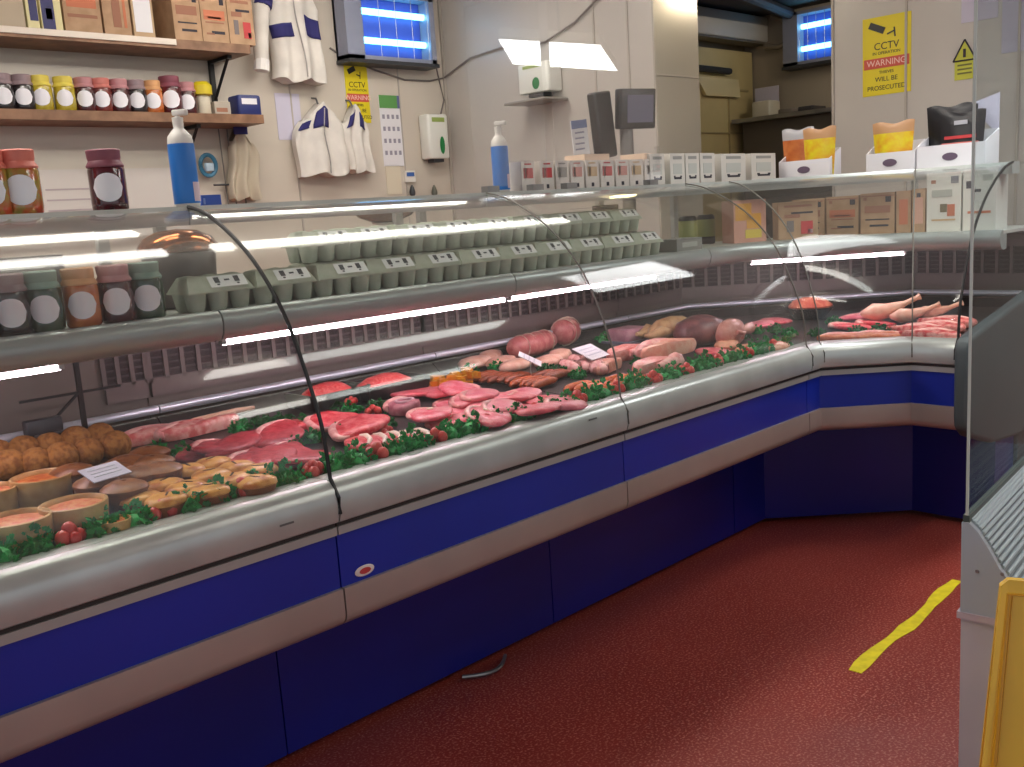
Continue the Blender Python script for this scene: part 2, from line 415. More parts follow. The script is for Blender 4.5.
# end moulding of the corner wing, facing the customer
ex=lambda u:K2[0]-u
outl=[(.345,.46),(.352,.50),(.352,.72),(.345,.755),(.325,.775),(.29,.783),(-.29,.875),(-.62,.99),(-.70,1.36),(-.80,1.36),(-.80,.36),(-.17,.335),(.10,.36),(.30,.425)]
e=MB().prism([(ex(u),YE-.052,z) for u,z in outl],(0,.05,0))
ep=obj('end_panel',e,greym,t4_,world=True)
bv=ep.modifiers.new('bevel','BEVEL');bv.width=.018;bv.segments=4;bv.limit_method='ANGLE';bv.angle_limit=math.radians(30)
e=MB().b2((ex(0.02),YE-.03,.02),(ex(-.17),YE-.002,.44));obj('end_kick_panel',e,blue2,t4_,world=True)
e=MB().b2((ex(-.17),YE-.045,.02),(ex(-.8),YE-.002,.36));obj('end_base_panel',e,mat('dark_end_panel',(52,50,50),.5),t4_,world=True)
e=MB().prism([(J0-.03,2.012-u,z) for u,z in outl],(.03,0,0))
ep=obj('end_panel',e,greym,t1_,world=True)
bv=ep.modifiers.new('bevel','BEVEL');bv.width=.012;bv.segments=3;bv.limit_method='ANGLE';bv.angle_limit=math.radians(30)
obj('end_base_panel',MB().b2((J0-.028,2.014,.02),(J0-.002,2.8,.40)),blue2,t1_,world=True)
# small code plates on the bumpers
for t,px,py in((t1_,287,524),(t2_,593,419)):
    q=aty(px,py,2.012-.337);e=MB().b2((q.x-.016,2.012-.3375,q.z-.002),(q.x+.016,2.012-.336,q.z+.002));obj('maker_plate',e,mat('plate_grey',(100,100,98),.4),t,world=True)
# steel leg of the counter seen at the floor
# curved metal skid under the kick panel
a=atz(456,678,0);b_=atz(500,657,0)
pts=[(a.x+(b_.x-a.x)*s,1.985-.045*math.sin(PI*s)-0.0,.012) for s in [i/10 for i in range(11)]]
tag(obj('floor_bracket',MB().tube(pts,.006,8),steel,None,world=True),'thin curved steel strip on the floor under the blue kick panel','bracket')
# ================================================================ GOODS ON WALL SHELVES
def printbox(name,label,cat,c,d,base,bands,group=None,rz=0,face='-Y',front=None):
    """carton: c = base centre, d = (w along face, depth, h); bands: (x,z,w,h,mat) in fractions of the face"""
    mats=[base];g=MB().box((0,0,d[2]/2),d)
    for (x,z,w_,h_,m_) in bands:
        if m_ not in mats:mats.append(m_)
        g.mi=mats.index(m_)
        g.b2((-d[0]/2+d[0]*(x-w_/2),-d[1]/2-.0012,d[2]*(z-h_/2)),(-d[0]/2+d[0]*(x+w_/2),-d[1]/2+.001,d[2]*(z+h_/2)))
    return tag(obj(name,g,mats,None,loc=c,rot=(0,0,rz),smooth=0),label,cat,group)
brown_b=[(.5,.93,.96,.03,cardd),(.82,.84,.16,.14,inkm),(.14,.86,.1,.08,cardd),(.5,.55,.8,.2,orangep),(.5,.40,.7,.03,cardd),(.6,.2,.5,.06,inkm),(.3,.17,.3,.04,cardd),(.5,.5,.5,.04,cardd)]
brown_c=[(.5,.93,.96,.03,cardd),(.82,.84,.16,.14,inkm),(.14,.86,.1,.08,cardd),(.5,.6,.75,.18,cardd),(.5,.35,.7,.03,inkm),(.55,.2,.55,.05,inkm)]
brown_d=[(.5,.88,.7,.06,cardd),(.35,.62,.4,.1,cardd),(.3,.35,.18,.3,mat('grey_print',(120,110,110),.7)),(.72,.3,.3,.34,redink),(.8,.2,.12,.1,paper),(.6,.7,.55,.05,inkm)]
whiteb=[(.82,.87,.22,.12,mat('grey_seal',(130,128,134),.7)),(.2,.85,.14,.06,cardd),(.45,.65,.6,.12,mat('pale_print',(176,178,170),.7)),(.5,.4,.2,.14,mat('olive_print',(112,104,76),.7)),(.72,.36,.22,.2,orangep),(.5,.2,.7,.03,mat('tan_line',(200,170,130),.7))]
# wall shelves (top-level boards with brackets)
def wall_shelf(label,x0,x1,z,y0=4.72,m=wood,brk=()):
    t=thing('wall_shelf',label,'shelf',((x0+x1)/2,4.86,z))
    obj('board',MB().b2((x0,y0,z-.045),(x1,4.998,z)),m,t,world=True)
    for x in brk:
        g=MB();g.b2((x-.012,4.975,z-.34),(x+.012,4.998,z-.045));g.b2((x-.012,4.78,z-.065),(x+.012,4.998,z-.047))
        g.tube([(x,4.98,z-.25),(x,4.80,z-.06)],.009,6)
        obj('bracket',g,black,t,world=True)
    return t
zs1=aty(100,33,4.72).z;zs2=aty(150,112,4.72).z
ws=wall_shelf('upper wooden wall shelf carrying brown cartons',0.2,aty(250,45,4.72).x,zs1,brk=(2.72,1.2))
obj('edge_strip',MB().b2((.2,4.712,zs1-.03),(aty(176,45,4.72).x,4.72,zs1-.002)),mat('pale_edge_strip',(226,214,200),.4),ws,world=True)
wall_shelf('lower wooden wall shelf with the row of small jars',0.2,aty(264,120,4.72).x,zs2,brk=(2.5,))
wb=MB().b2((.2,4.93,1.30),(2.46,4.999,1.64))
wbt=tag(obj('notice_board',wb,mat('pale_board',(206,200,194),.5),None,world=True),'long white notice board with faint print fixed below the lower shelf','board')
for k0_,(x0_,x1_,z_) in enumerate([(1.75,2.1,1.55),(1.75,2.15,1.50),(1.75,2.0,1.45)]):
    o_=obj('print_line',MB().b2((x0_,4.9285,z_-.008),(x1_,4.9305,z_)),mat('faint_board_print',(176,164,166),.6),wbt,world=True)
def jar(name,label,content,lidm,lab=True,r=.042,h=.145,cloth=True):
    t=thing(name,label,'jar')
    obj('glass_body',MB().lathe((0,0,0),[(r*.86,0),(r*.98,.006),(r,.02),(r,h*.66),(r*.93,h*.74),(r*.8,h*.78),(r*.8,h*.82)],22),content,t,smooth=60)
    g=MB()
    if cloth:
        n=22;g2=[]
        g.lathe((0,0,0),[(r*1.0,h*.71),(r*1.02,h*.74),(r*.86,h*.82),(r*.9,h*.86),(r*.92,h*.98),(r*.85,h)],22,wob=.035)
    else:g.lathe((0,0,0),[(r*.84,h*.83),(r*.88,h*.84),(r*.88,h*.985),(r*.82,h)],22)
    obj('lid',g,lidm,t,smooth=40)
    if lab:
        L=MB()
        def fn(u,v):
            a=-PI/2+(u-.5)*1.7;zz=h*.38+(v-.5)*h*.46*math.sqrt(max(0,1-(2*u-1)**2))
            return Vector((math.cos(a)*(r+.0008),math.sin(a)*(r+.0008),zz))
        L.grid(fn,11,5);obj('label',L,mat('jar_label',(234,232,238),.6),t)
    return t
J_=lambda n,c,c2=None:mat(n,c,.18,rgb2=c2,scale=40,coat=.6)
jarcol={'black':(J_('dark_chutney',(34,26,28)),mat('grey_cap',(150,130,134),.5)),
 'yellow':(J_('piccalilli',(190,170,50),(160,140,30)),mat('yellow_cap',(224,206,90),.5)),
 'plum':(J_('plum_chutney',(60,26,30),(80,30,34)),mat('pink_cap',(186,132,136),.5)),
 'red':(J_('red_chutney',(90,24,24),(120,40,30)),mat('rose_cap',(200,120,110),.5)),
 'orange':(J_('orange_marmalade',(196,112,50),(170,84,36)),mat('peach_cap',(214,160,110),.5)),
 'maroon':(J_('beetroot',(84,14,28),(60,10,20)),mat('maroon_cap',(130,70,84),.5)),
 'green':(J_('mint_jelly',(30,60,44),(50,80,60)),mat('mint_cap',(130,160,146),.5)),
 'salad':(J_('mixed_pickle',(150,140,60),(196,80,50)),mat('salmon_cap',(214,120,104),.5))}
def mkj(kind,label,loc,sc=1,group=None,proto={},lab=True):
    if kind not in proto:
        proto[kind]=jar('jar','x',*jarcol[kind],lab)
    d=Vector((-loc[0],-loc[1]));rz=math.atan2(d.y,d.x)+PI/2
    return place(proto[kind],loc,rz,label,group,scale=(sc,)*3)
row=[(5,'black','black'),(25,'black','black'),(43,'yellow','yellow'),(66,'yellow','pale yellow'),(86,'plum','dark plum'),(103,'red','reddish'),(121,'plum','dark plum'),(138,'black','black'),(154,'orange','orange'),(172,'maroon','tall maroon'),(188,'plum','brown')]
for i,(px,kd,w_) in enumerate(row):
    p=aty(px,105,4.82);mkj(kd,'%s jar on the lower wall shelf, %s from the left'%(w_,onum(i)),(p.x,4.82,zs2+.0005),1.12 if kd!='maroon' else 1.3,'jars on the lower wall shelf')
# big jars on the counter top
ztop=1.3625
for i,(px,kd,l) in enumerate([(-8,'salad','coral-lidded pickle jar cut off by the photo edge, on the counter top'),(24,'salad','large red and green mixed pickle jar with coral cloth lid on counter top'),(111,'maroon','large dark red jar with maroon cloth lid on counter top')]):
    p=aty(px,208,2.36);mkj(kd,l,(p.x,2.36,ztop),1.0,'jars on the counter top')
# jars on the inner shelf
for i,(px,kd,l) in enumerate([(-22,'black','dark jar at the photo edge on the inner counter shelf'),(14,'black','dark jar with big pale label on the inner shelf, next to the green-lidded one'),(48,'green','dark jar with a mint green lid on the inner shelf'),(86,'orange','orange-filled jar on the inner counter shelf'),(121,'plum','brown chutney jar with beige lid on the inner shelf, beside the orange jar'),(152,'green','dark green jar on the inner shelf nearest the egg boxes')]):
    p=aty(px,325,2.15);mkj(kd,l,(p.x,2.155,1.1145),.88,'jars on the inner shelf')
# upper shelf cartons
def xat(px,py=35,y=4.76):return aty(px,py,y).x
g0=zs1+.001
def carton(px0,px1,label,bands,base=cardb,h=.22,y=4.85,group='cartons on the upper wall shelf',z=g0,rz=0,dp=.2):
    x0,x1=xat(px0,y=y-dp/2),xat(px1,y=y-dp/2)
    return printbox('carton',label,'box',((x0+x1)/2,y,z),((x1-x0)-.006,dp,h),base,bands,group,rz)
beige=mat('beige_print_board',(184,168,146),.7)
carton(-20,28,'plain beige carton at the far left of the upper wall shelf',[(.5,.6,.7,.2,mat('beige_dark',(168,150,126),.7))],beige,h=.26)
navy=mat('navy_print',(58,58,104),.6)
carton(29,42,'narrow cream packet with a navy block beside the plain beige carton',[(.6,.55,.7,.8,navy)],mat('cream_card',(222,212,160),.6),h=.24)
carton(43,65,'cream and navy packet next to the brown cartons on the upper shelf',[(.35,.3,.6,.6,navy),(.45,.85,.9,.25,navy),(.4,.3,.3,.2,lilac)],MC['cream_card'],h=.24)
carton(66,104,'orange-printed brown carton on the upper wall shelf beside the navy packet',[(.5,.6,.8,.3,orangep),(.5,.3,.8,.06,cardd)],h=.25)
carton(105,133,'brown carton with narrow red print on the upper wall shelf',[(.5,.5,.3,.7,cardd),(.8,.5,.1,.7,orangep)],h=.25)
carton(134,156,'white-faced carton standing on the upper wall shelf',[(.5,.5,.8,.8,paper)],mat('tan_card',(190,160,124),.7),h=.25)
x0,x1=xat(172),xat(252)
lw=(x1-x0)/3
for i,(bd_,l) in enumerate([(brown_c,'brown carton at the leaning end of the upper shelf, beside the dark gap'),(brown_b,'brown carton with orange lettering, middle of the end three on the upper shelf'),(brown_d,'brown carton with red picture at the right end of the upper shelf')]):
    printbox('carton',l,'box',(x0+lw*(i+.5),4.84,g0),(lw-.004,.22,.24),cardb,bd_,'end cartons on the upper wall shelf')
# small items on lower shelf: yellow topped pot, blue tub
t=thing('squeeze_pot','white pot with a bright yellow top on the lower wall shelf','pot',(xat(203,100,4.82),4.82,zs2+.0005))
obj('body',MB().lathe((0,0,0),[(.03,0),(.036,.01),(.036,.09),(.028,.1)],18,),mat('cream_pot',(222,212,190),.4),t)
obj('top',MB().lathe((0,0,0),[(.04,.1),(.052,.105),(.05,.15),(.03,.17)],18,wob=.05),mat('bright_yellow',(206,184,20),.5),t)
printbox('carton','small grey packet with an oval mark near the end of the lower wall shelf','box',(xat(219,100,4.82),4.84,zs2+.0005),(.09,.1,.07),mat('grey_packet',(176,166,152),.6),[(.45,.4,.7,.3,cardd)])
t=thing('tub','dark blue tub with white label at the end of the lower wall shelf','tub',(xat(246,100,4.82),4.84,zs2+.0005))
obj('body',MB().rbox((0,0,.055),(.14,.12,.11),.02),mat('navy_tub',(40,50,110),.4),t)
obj('label',MB().b2((-.05,-.0615,.06),(.04,-.0602,.09)),paper,t)
# spray bottles on the counter top
def bottle(label,loc,rz,h=.235,r=.031):
    t=thing('pump_bottle',label,'bottle',loc,rz)
    obj('body',MB().lathe((0,0,0),[(r*.9,0),(r,.008),(r,h*.68),(r*.92,h*.74),(r*.55,h*.8),(r*.4,h*.82),(r*.4,h*.86)],24),white,t,smooth=60)
    obj('sleeve',MB().lathe((0,0,0),[(r+.0006,h*.04),(r+.001,h*.05),(r+.001,h*.65),(r+.0006,h*.66)],24),mat('sky_blue_label',(36,116,200),.35),t)
    obj('patch',MB().grid(lambda u,v:Vector(((r+.0018)*math.cos(-PI/2+(u-.3)*1.6),(r+.0018)*math.sin(-PI/2+(u-.3)*1.6),h*.06+v*h*.2)),7,2),mat('pale_patch',(216,196,206),.5),t)
    g=MB();g.lathe((0,0,0),[(r*.42,h*.86),(r*.44,h*.93),(r*.2,h*.94),(r*.18,h*.97)],14);g.rbox((0,-.008,h*.98),(.016,.04,.014),.006)
    obj('pump',g,white,t)
    return t
p=aty(188,206,2.33);bottle('blue-labelled pump bottle on the counter top beside the wall shelves',(p.x,2.33,ztop),.6)
p=aty(502,191,2.33);b2=bottle('blue and white pump bottle standing beside the row of small cartons',(p.x,2.33,ztop),.5,h=.225,r=.027)
# ---------------------------------------------------------------- behind-counter wall items
def panel(name,label,cat,pA,pB,wall,m,th=.004,ax='y'):
    """thin sheet on a wall between two pixels"""
    if ax=='y':
        a=aty(*pA,wall);b_=aty(*pB,wall);g=MB().b2((a.x,wall-th,b_.z),(b_.x,wall,a.z));fc=(a.x+b_.x)/2,wall-th,(a.z+b_.z)/2,abs(b_.x-a.x),abs(a.z-b_.z)
    else:
        a=atx(*pA,wall);b_=atx(*pB,wall);g=MB().b2((wall-th,a.y,b_.z),(wall,b_.y,a.z));fc=wall-th,(a.y+b_.y)/2,(a.z+b_.z)/2,abs(b_.y-a.y),abs(a.z-b_.z)
    t=thing(name,label,cat,(fc[0],fc[1],min(a.z,b_.z)))
    obj('sheet',g,m,t,world=True)
    return t,fc
def cctv(label,pA,pB,wall,ax):
    t,(x,y,z,w_,h_)=panel('cctv_sign',label,'sign',pA,pB,wall,yellow,.004,ax)
    b0=t.location
    rot=FY if ax=='y' else FX
    def L(dx,dz):  # local placement on the face, dx to the viewer's right
        return ((x+dx-b0.x,y-.0008-b0.y,z+dz-b0.z) if ax=='y' else (x-.0008-b0.x,y-dx-b0.y,z+dz-b0.z))
    def P(dx,dz,ww,hh,m,nm,tilt=0):
        g=MB();Mx=Matrix.Rotation(tilt,3,'Y') if ax=='y' else Matrix.Rotation(-tilt,3,'X')
        g.box((0,0,0),((ww,.0016,hh) if ax=='y' else (.0016,ww,hh)),M=Mx)
        return obj(nm,g,m,t,loc=L(dx,dz),smooth=0)
    # camera pictogram
    P(-.04*w_/.2,h_*.36,w_*.34,h_*.085,black,'camera_symbol',-.45)
    P(w_*.17,h_*.28,w_*.03,h_*.12,black,'camera_mount_symbol',.1)
    P(w_*.09,h_*.28,w_*.16,h_*.02,black,'camera_arm_symbol',.3)
    text('CCTV',t,black,h_*.13,L(0,h_*.12),rot)
    text('IN OPERATION',t,black,h_*.055,L(0,h_*.035),rot)
    P(0,-h_*.09,w_*.94,h_*.13,mat('warning_red',(206,84,66),.5),'warning_band')
    q=L(0,-h_*.09);q=(q[0],q[1]-.001,q[2]) if ax=='y' else (q[0]-.001,q[1],q[2])
    text('WARNING',t,mat('pale_letter',(240,200,190),.5),h_*.11,q,rot)
    text('THIEVES',t,black,h_*.055,L(0,-h_*.21),rot)
    text('WILL BE',t,black,h_*.085,L(0,-h_*.30),rot)
    text('PROSECUTED',t,black,h_*.085,L(0,-h_*.41),rot)
    return t
cctv('yellow security camera warning sign on the white wall right of the doorway',(863,20),(911,91),5.2,'x')
cctv('yellow security camera warning sign below the blue-lit insect killer on the back wall',(343,61),(371,123),5.0,'y')
# green topped notice
t,fc=panel('notice','white notice with a green heading on the back wall','notice',(378,95),(404,166),5.0,paper)
g=MB().b2((fc[0]-fc[3]/2,4.994,fc[2]+fc[4]*.32),(fc[0]+fc[3]*.38,4.9955,fc[2]+fc[4]*.5));obj('heading',g,mat('leaf_green',(96,156,84),.5),t,world=True)
g=MB().b2((fc[0]+fc[3]*.38,4.994,fc[2]+fc[4]*.32),(fc[0]+fc[3]*.5,4.9955,fc[2]+fc[4]*.5));obj('heading_end',g,mat('slate_blue',(96,104,150),.5),t,world=True)
g=MB()
for r_ in range(4):
    for c_ in range(4):g.box((fc[0]+(c_-1.5)*fc[3]*.23,4.9952,fc[2]+fc[4]*(.2-.17*r_)),(fc[3]*.12,.0015,fc[4]*.06))
pg_=obj('pictogram_grid',g,mat('faint_ink',(150,146,160),.6),t,world=True)
panel('paper_sheet','lilac paper sheet pinned beside the hanging coats on the back wall','paper',(274,93),(303,140),5.0,lilac)
panel('paper_sheet','small cream card low on the back wall beside the tiny blue label','paper',(385,166),(402,194),5.0,mat('cream_paper',(216,206,184),.7))
t,fc=panel('wall_switch','small white switch with a blue mark low on the back wall','switch',(403,171),(414,182),5.0,white,.02)
obj('mark',MB().b2((fc[0]-.03,4.976,fc[2]-.0),(fc[0]+.03,4.9795,fc[2]+.025)),mat('blue_mark',(60,100,170),.5),t,world=True)
for px,nm in((412,'dark hook nearest the blue-marked switch low on the back wall'),(434,'grey-green hook under the soap dispenser low on the back wall')):
    q=aty(px,192,4.98);g=MB().lathe((q.x,4.975,q.z-.03),[(.006,0),(.018,.012),(.02,.03),(.012,.06),(.004,.075)],12)
    tag(obj('wall_hook',g,darkgrey if px==412 else mat('moss_grey',(90,92,80),.5),None,world=True),nm,'hook')
# soap dispensers
def dispenser(label,c,w_,h_,d_,ax):
    t=thing('soap_dispenser',label,'dispenser',c,0 if ax=='y' else -PI/2)
    obj('housing',MB().rbox((0,-d_/2,h_/2),(w_,d_,h_),.02),mat('dispenser_white',(224,224,216),.3),t)
    obj('badge',MB().b2((-w_*.3,-d_-.002,h_*.82),(w_*.3,-d_+.002,h_*.92)),mat('lime_print',(150,170,90),.5),t)
    obj('window',MB().lathe((w_*.12,-d_-.001,h_*.3),[(.0,-.001),(.9,0),(1,.002),(0,.003)],16,sx=w_*.12,sy=h_*.2,M=Matrix.Rotation(PI/2,3,'X')),green,t)
    obj('spout',MB().b2((-w_*.25,-d_*.8,-.02),(w_*.25,-d_*.2,.003)),darkgrey,t)
    return t
a=aty(418,160,5.0);b_=aty(440,116,5.0)
dispenser('white soap dispenser with green window on the back wall near the corner',((a.x+b_.x)/2,4.998,a.z),(b_.x-a.x)*.8,b_.z-a.z,.1,'y')
a=atx(530,97,4.4);b_=atx(566,60,4.4)
dd=dispenser('large white dispenser on the side wall beside the till',(4.398,(a.y+b_.y)/2,a.z),abs(b_.y-a.y)*.8,(b_.z-a.z),.13,'x')
tr=MB().rbox((0,-.11,-.05),(.34,.22,.012),.02);obj('drip_tray',tr,mat('tray_grey',(140,136,128),.4),dd)
# fly killers
def flykiller(label,c,w_,h_,ax):
    t=thing('insect_killer',label,'insect killer',c,0 if ax=='y' else -PI/2)
    g=MB();d=.12
    g.box((0,-.01,h_/2),(w_,.02,h_));g.box((-w_/2+.06,-d/2,h_/2),(.12,d,h_));g.box((w_/2-.02,-d/2,h_/2),(.04,d,h_));g.box((0,-d/2,.012),(w_,d,.024));g.box((0,-d/2,h_-.012),(w_,d,.024))
    obj('housing',g,mat('insect_killer_casing',(150,156,176),.4,.2),t)
    obj('backing',MB().box((.02,-.024,h_/2),(w_-.13,.006,h_-.05)),mat('blue_white_backing',(70,84,170),.5),t)
    for z in(.3,.72):
        obj('blue_tube',MB().tube([(-w_/2+.13,-.07,h_*z),(w_/2-.05,-.07,h_*z)],.019,10),emis('blue_lamp',(120,215,255),3.2),t)
    g=MB()
    for i in range(5):
        g.tube([(-w_/2+.13+i*(w_-.18)/4,-d+.01,.02),(-w_/2+.13+i*(w_-.18)/4,-d+.01,h_-.02)],.002,4)
    obj('guard',g,steel,t)
    obj('base_lip',MB().box((0,-d/2,-.012),(w_+.01,d+.03,.022)),darkgrey,t)
    return t
a=aty(350,58,4.88);b_=aty(430,-16,4.88)
flykiller('wall insect killer with two glowing blue tubes above the yellow sign on the back wall',((a.x+b_.x)/2,4.998,a.z),(b_.x-a.x)+.02,.40,'y')
a=atx(798,70,7.0);b_=atx(840,20,7.0)
flykiller('blue-lit insect killer in the back room seen through the doorway',(6.998,(a.y+b_.y)/2,a.z+.02),.45,.38,'x')
# hanging coats
navyc=mat('navy_cloth',(44,42,104),.8);clothw=mat('white_cloth',(226,220,212),.85,var=.06,scale=9)
def garment(name,label,x,y,ztop_,w_,h_,seed,navy_bits,open_=True,d=.09):
    t=thing(name,label,'coat',(x,y,ztop_-h_))
    rnd=random.Random(seed)
    def fn(u,v,side):
        # u across, v down
        s=(u-.5)*2;sh=w_/2*(.55+.45*min(1,v*3.2)) if v<.3 else w_/2*(1+.06*math.sin(v*5+seed))
        xx=s*sh+.012*math.sin(v*7+seed*2)
        fold=.018*math.sin(u*15+seed+v*2)*(.3+v)
        yy=side*(d/2*math.sqrt(max(0,1-s*s))*(.5+.7*v))+fold
        if side>0:yy=max(yy,.052)
        zz=h_*(1-v)+(-.03*abs(s) if v<.1 else 0)+(.012*math.sin(u*11+seed) if v>.95 else 0)-.06*abs(s)*(1-v)
        return Vector((xx,yy-.06,zz))
    g=MB();nu,nv=26,14
    ring=[(i/(nu-1),-1) for i in range(nu)]+[(1-i/(nu-1),1) for i in range(1,nu-1)]
    vs=[fn(u,j/(nv-1),sd) for j in range(nv) for u,sd in ring];N=len(ring)
    g.add(vs,[(j*N+i,j*N+(i+1)%N,(j+1)*N+(i+1)%N,(j+1)*N+i) for j in range(nv-1) for i in range(N)]+[tuple(range(N)),tuple(reversed(range((nv-1)*N,nv*N)))])
    obj('body',g,clothw,t,smooth=60)
    for (nm,u0,u1,v0,v1,m_) in navy_bits:
        g=MB();g.grid(lambda a,b__:fn(u0+(u1-u0)*a,v0+(v1-v0)*b__,-1)+Vector((0,-.006,0)),8,6);o=obj(nm,g,m_,t,smooth=60)
        so=o.modifiers.new('thick','SOLIDIFY');so.thickness=.003
    obj('coat_hook',MB().tube([(0,.03,h_+.03),(0,-.03,h_+.02),(0,-.05,h_-.02),(0,-.05,h_-.04)],.006,6),steel,t)
    if open_:
        g=MB().tube([fn(.5,v,-1)+Vector((.0,-.006,0)) for v in [.1+.88*i/8 for i in range(9)]],.004,5);obj('front_seam',g,mat('shadow_seam',(170,164,160),.8),t)
    return t
def sleeve(t,pts,r,m=clothw,nm='sleeve'):
    return obj(nm,MB().tube(pts,r,10,rr=[r*1.05,r*1.1,r,r*.95,r*.85]),m,t,smooth=60)
xA=aty(298,40,4.9).x
ga=garment('white_coat','long white coat with navy chest panels hanging beside the insect killer',xA,4.99,2.75,.34,.64,1,[('navy_panel',.02,.42,.5,.62,navyc),('navy_panel',.66,.98,.42,.6,navyc)],d=.1)
sleeve(ga,[(-.17,-.07,.55),(-.21,-.09,.42),(-.235,-.1,.3),(-.25,-.1,.16),(-.26,-.1,.05)],.045)
obj('cuff',MB().tube([(-.252,-.1,.10),(-.262,-.1,.04)],.043,10),mat('cuff_white',(238,234,230),.8),ga)
obj('navy_shoulder',MB().tube([(-.15,-.08,.56),(-.19,-.09,.46),(-.215,-.1,.38)],.052,10),navyc,ga)
xB=aty(330,140,4.9).x
zB=aty(330,101,4.9).z
gb=garment('white_coat','shorter white garment with navy yoke hanging under the long white coat',xB-.03,4.99,zB,.36,.42,4,[('navy_yoke',.3,.62,.06,.34,navyc),('navy_panel',.02,.24,.2,.32,navyc)])
gc=garment('apron','white garment with navy shoulder strips hanging nearest the yellow sign',xB+.21,4.99,zB-.005,.2,.40,7,[('navy_strip',.15,.4,.05,.3,navyc),('navy_strip',.6,.85,.08,.32,navyc)],open_=False,d=.05)
xC=aty(247,160,4.9).x;zC=aty(247,124,4.9).z
gd=garment('apron','thin beige apron hanging under the end of the lower wall shelf',xC,4.99,zC,.18,.40,9,[],open_=False,d=.03)
for ch in gd.children:
    ch.data.materials.clear();ch.data.materials.append(mat('beige_cloth',(190,178,158),.85))
obj('navy_corner',MB().box((-.02,-.09,.37),(.08,.01,.05)),navyc,gd)
# tape dispenser, blue packet, cable
q=aty(210,165,4.93);t=thing('tape_dispenser','round blue tape dispenser hanging below the lower wall shelf','dispenser',(q.x,4.97,q.z-.06))
g=MB();
for i in range(20):
    a0=2*PI*i/20;a1=2*PI*(i+1)/20
g.tube([(.045*math.cos(2*PI*i/20),-.02,.06+.055*math.sin(2*PI*i/20)) for i in range(21)],.012,8);obj('ring',g,mat('teal_blue',(60,120,150),.4),t)
obj('pad',MB().rbox((0,-.03,.05),(.05,.03,.045),.012),mat('pale_pad',(190,214,230),.5),t)
obj('hook_rod',MB().tube([(.02,-.02,-.045),(.14,-.02,-.045)],.006,6),darkgrey,t)
q=aty(207,199,4.9);q=aty(206,206,2.42);printbox('carton','small blue packet on the counter top beside the blue-labelled pump bottle','box',(q.x+.01,2.42,ztop),(.055,.03,.032),mat('packet_blue',(54,92,190),.5),[(.12,.5,.1,.5,mat('pale_blue_stripe',(130,160,220),.5))])
pts=[(330,48),(345,58),(375,70),(405,80),(430,81),(444,78)]
c1=[aty(*p_,4.993) for p_ in pts];c1[-1].x=4.385
pts2=[(470,58),(500,48),(520,46),(545,42),(575,22),(600,-4)]
c2=[atx(*p_,4.385) for p_ in pts2]
tag(obj('cable',MB().tube([tuple(v) for v in c1+c2],.006,6),mat('grey_cable',(120,112,108),.6),None,world=True),'grey cable looping across the back wall from the insect killer','cable')
c3=[aty(*p_,4.993) for p_ in [(436,66),(440,84),(444,100),(440,118)]]
tag(obj('cable',MB().tube([tuple(v) for v in c3],.005,6),MC['grey_cable'],None,world=True),'short cable dropping to the white soap dispenser by the corner','cable')
# thin black rods beside the shelves
g=MB()
for dx in(0,.05,.11):g.tube([(xat(222,160,4.97)+dx,4.97,zs2-.05),(xat(222,160,4.97)+dx+.01,4.97,1.34)],.004,5)
tag(obj('hanging_wires',g,mat('wire_grey',(110,104,98),.5),None,world=True),'thin grey wires running down the wall under the lower shelf','wires')
# ---------------------------------------------------------------- till / scale on its post behind the counter
q=atx(625,170,4.0)
t=thing('weighing_scale','black weighing scale with two display heads behind the counter by the side wall','scale',(3.55,2.72,1.10))
q1=aty(602,118,2.8);q2=aty(621,111,2.8)
g=MB();g.box((q1.x,2.8,q1.z-.03),(.11,.05,.28),rz=.2,M=Matrix.Rotation(-.12,3,'Y'));obj('rear_head',g,black,t,world=True)
bv=t.children[-1].modifiers.new('b','BEVEL');bv.width=.01;bv.segments=2
g=MB();g.rbox((0,0,0),(.185,.05,.17),.012);h=obj('display_head',g,black,t,loc=(q2.x-3.55,.0,q2.z-1.10),rot=(.1,0,-.35))
obj('screen',MB().box((0.01,-.0262,0),(.13,.002,.115)),mat('dim_screen',(96,94,112),.25),h)
g=MB();g.tube([(q2.x-.02,2.76,1.12),(q2.x-.02,2.76,q2.z-.03)],.03,12);obj('post',g,mat('scale_post',(120,116,112),.4),t,world=True)
g=MB().rbox((q2.x-.02,2.745,1.115),(.24,.16,.03),.01);obj('base',g,darkgrey,t,world=True)
# card on counter
q=aty(588,150,2.42)
t=thing('display_card','small white card with blue heading standing among the carton row','card',(q.x,2.455,1.467))
g=MB().box((0,0,.075),(.09,.004,.15),M=Matrix.Rotation(-.1,3,'Y'));obj('card_sheet',g,mat('card_grey',(200,202,206),.6),t)
g=MB().box((-.006,-.003,.135),(.085,.002,.03),M=Matrix.Rotation(-.1,3,'Y'));obj('heading',g,mat('slate',(92,110,150),.5),t)
g=MB()
for i in range(4):g.box((-.006,-.003,.105-i*.02),(.05,.002,.006),M=Matrix.Rotation(-.1,3,'Y'))
obj('print_lines',g,mat('faint_ink2',(130,130,150),.6),t)
obj('foot',MB().box((0,.0,.0),(.09,.05,.004)),MC['card_grey'],t)
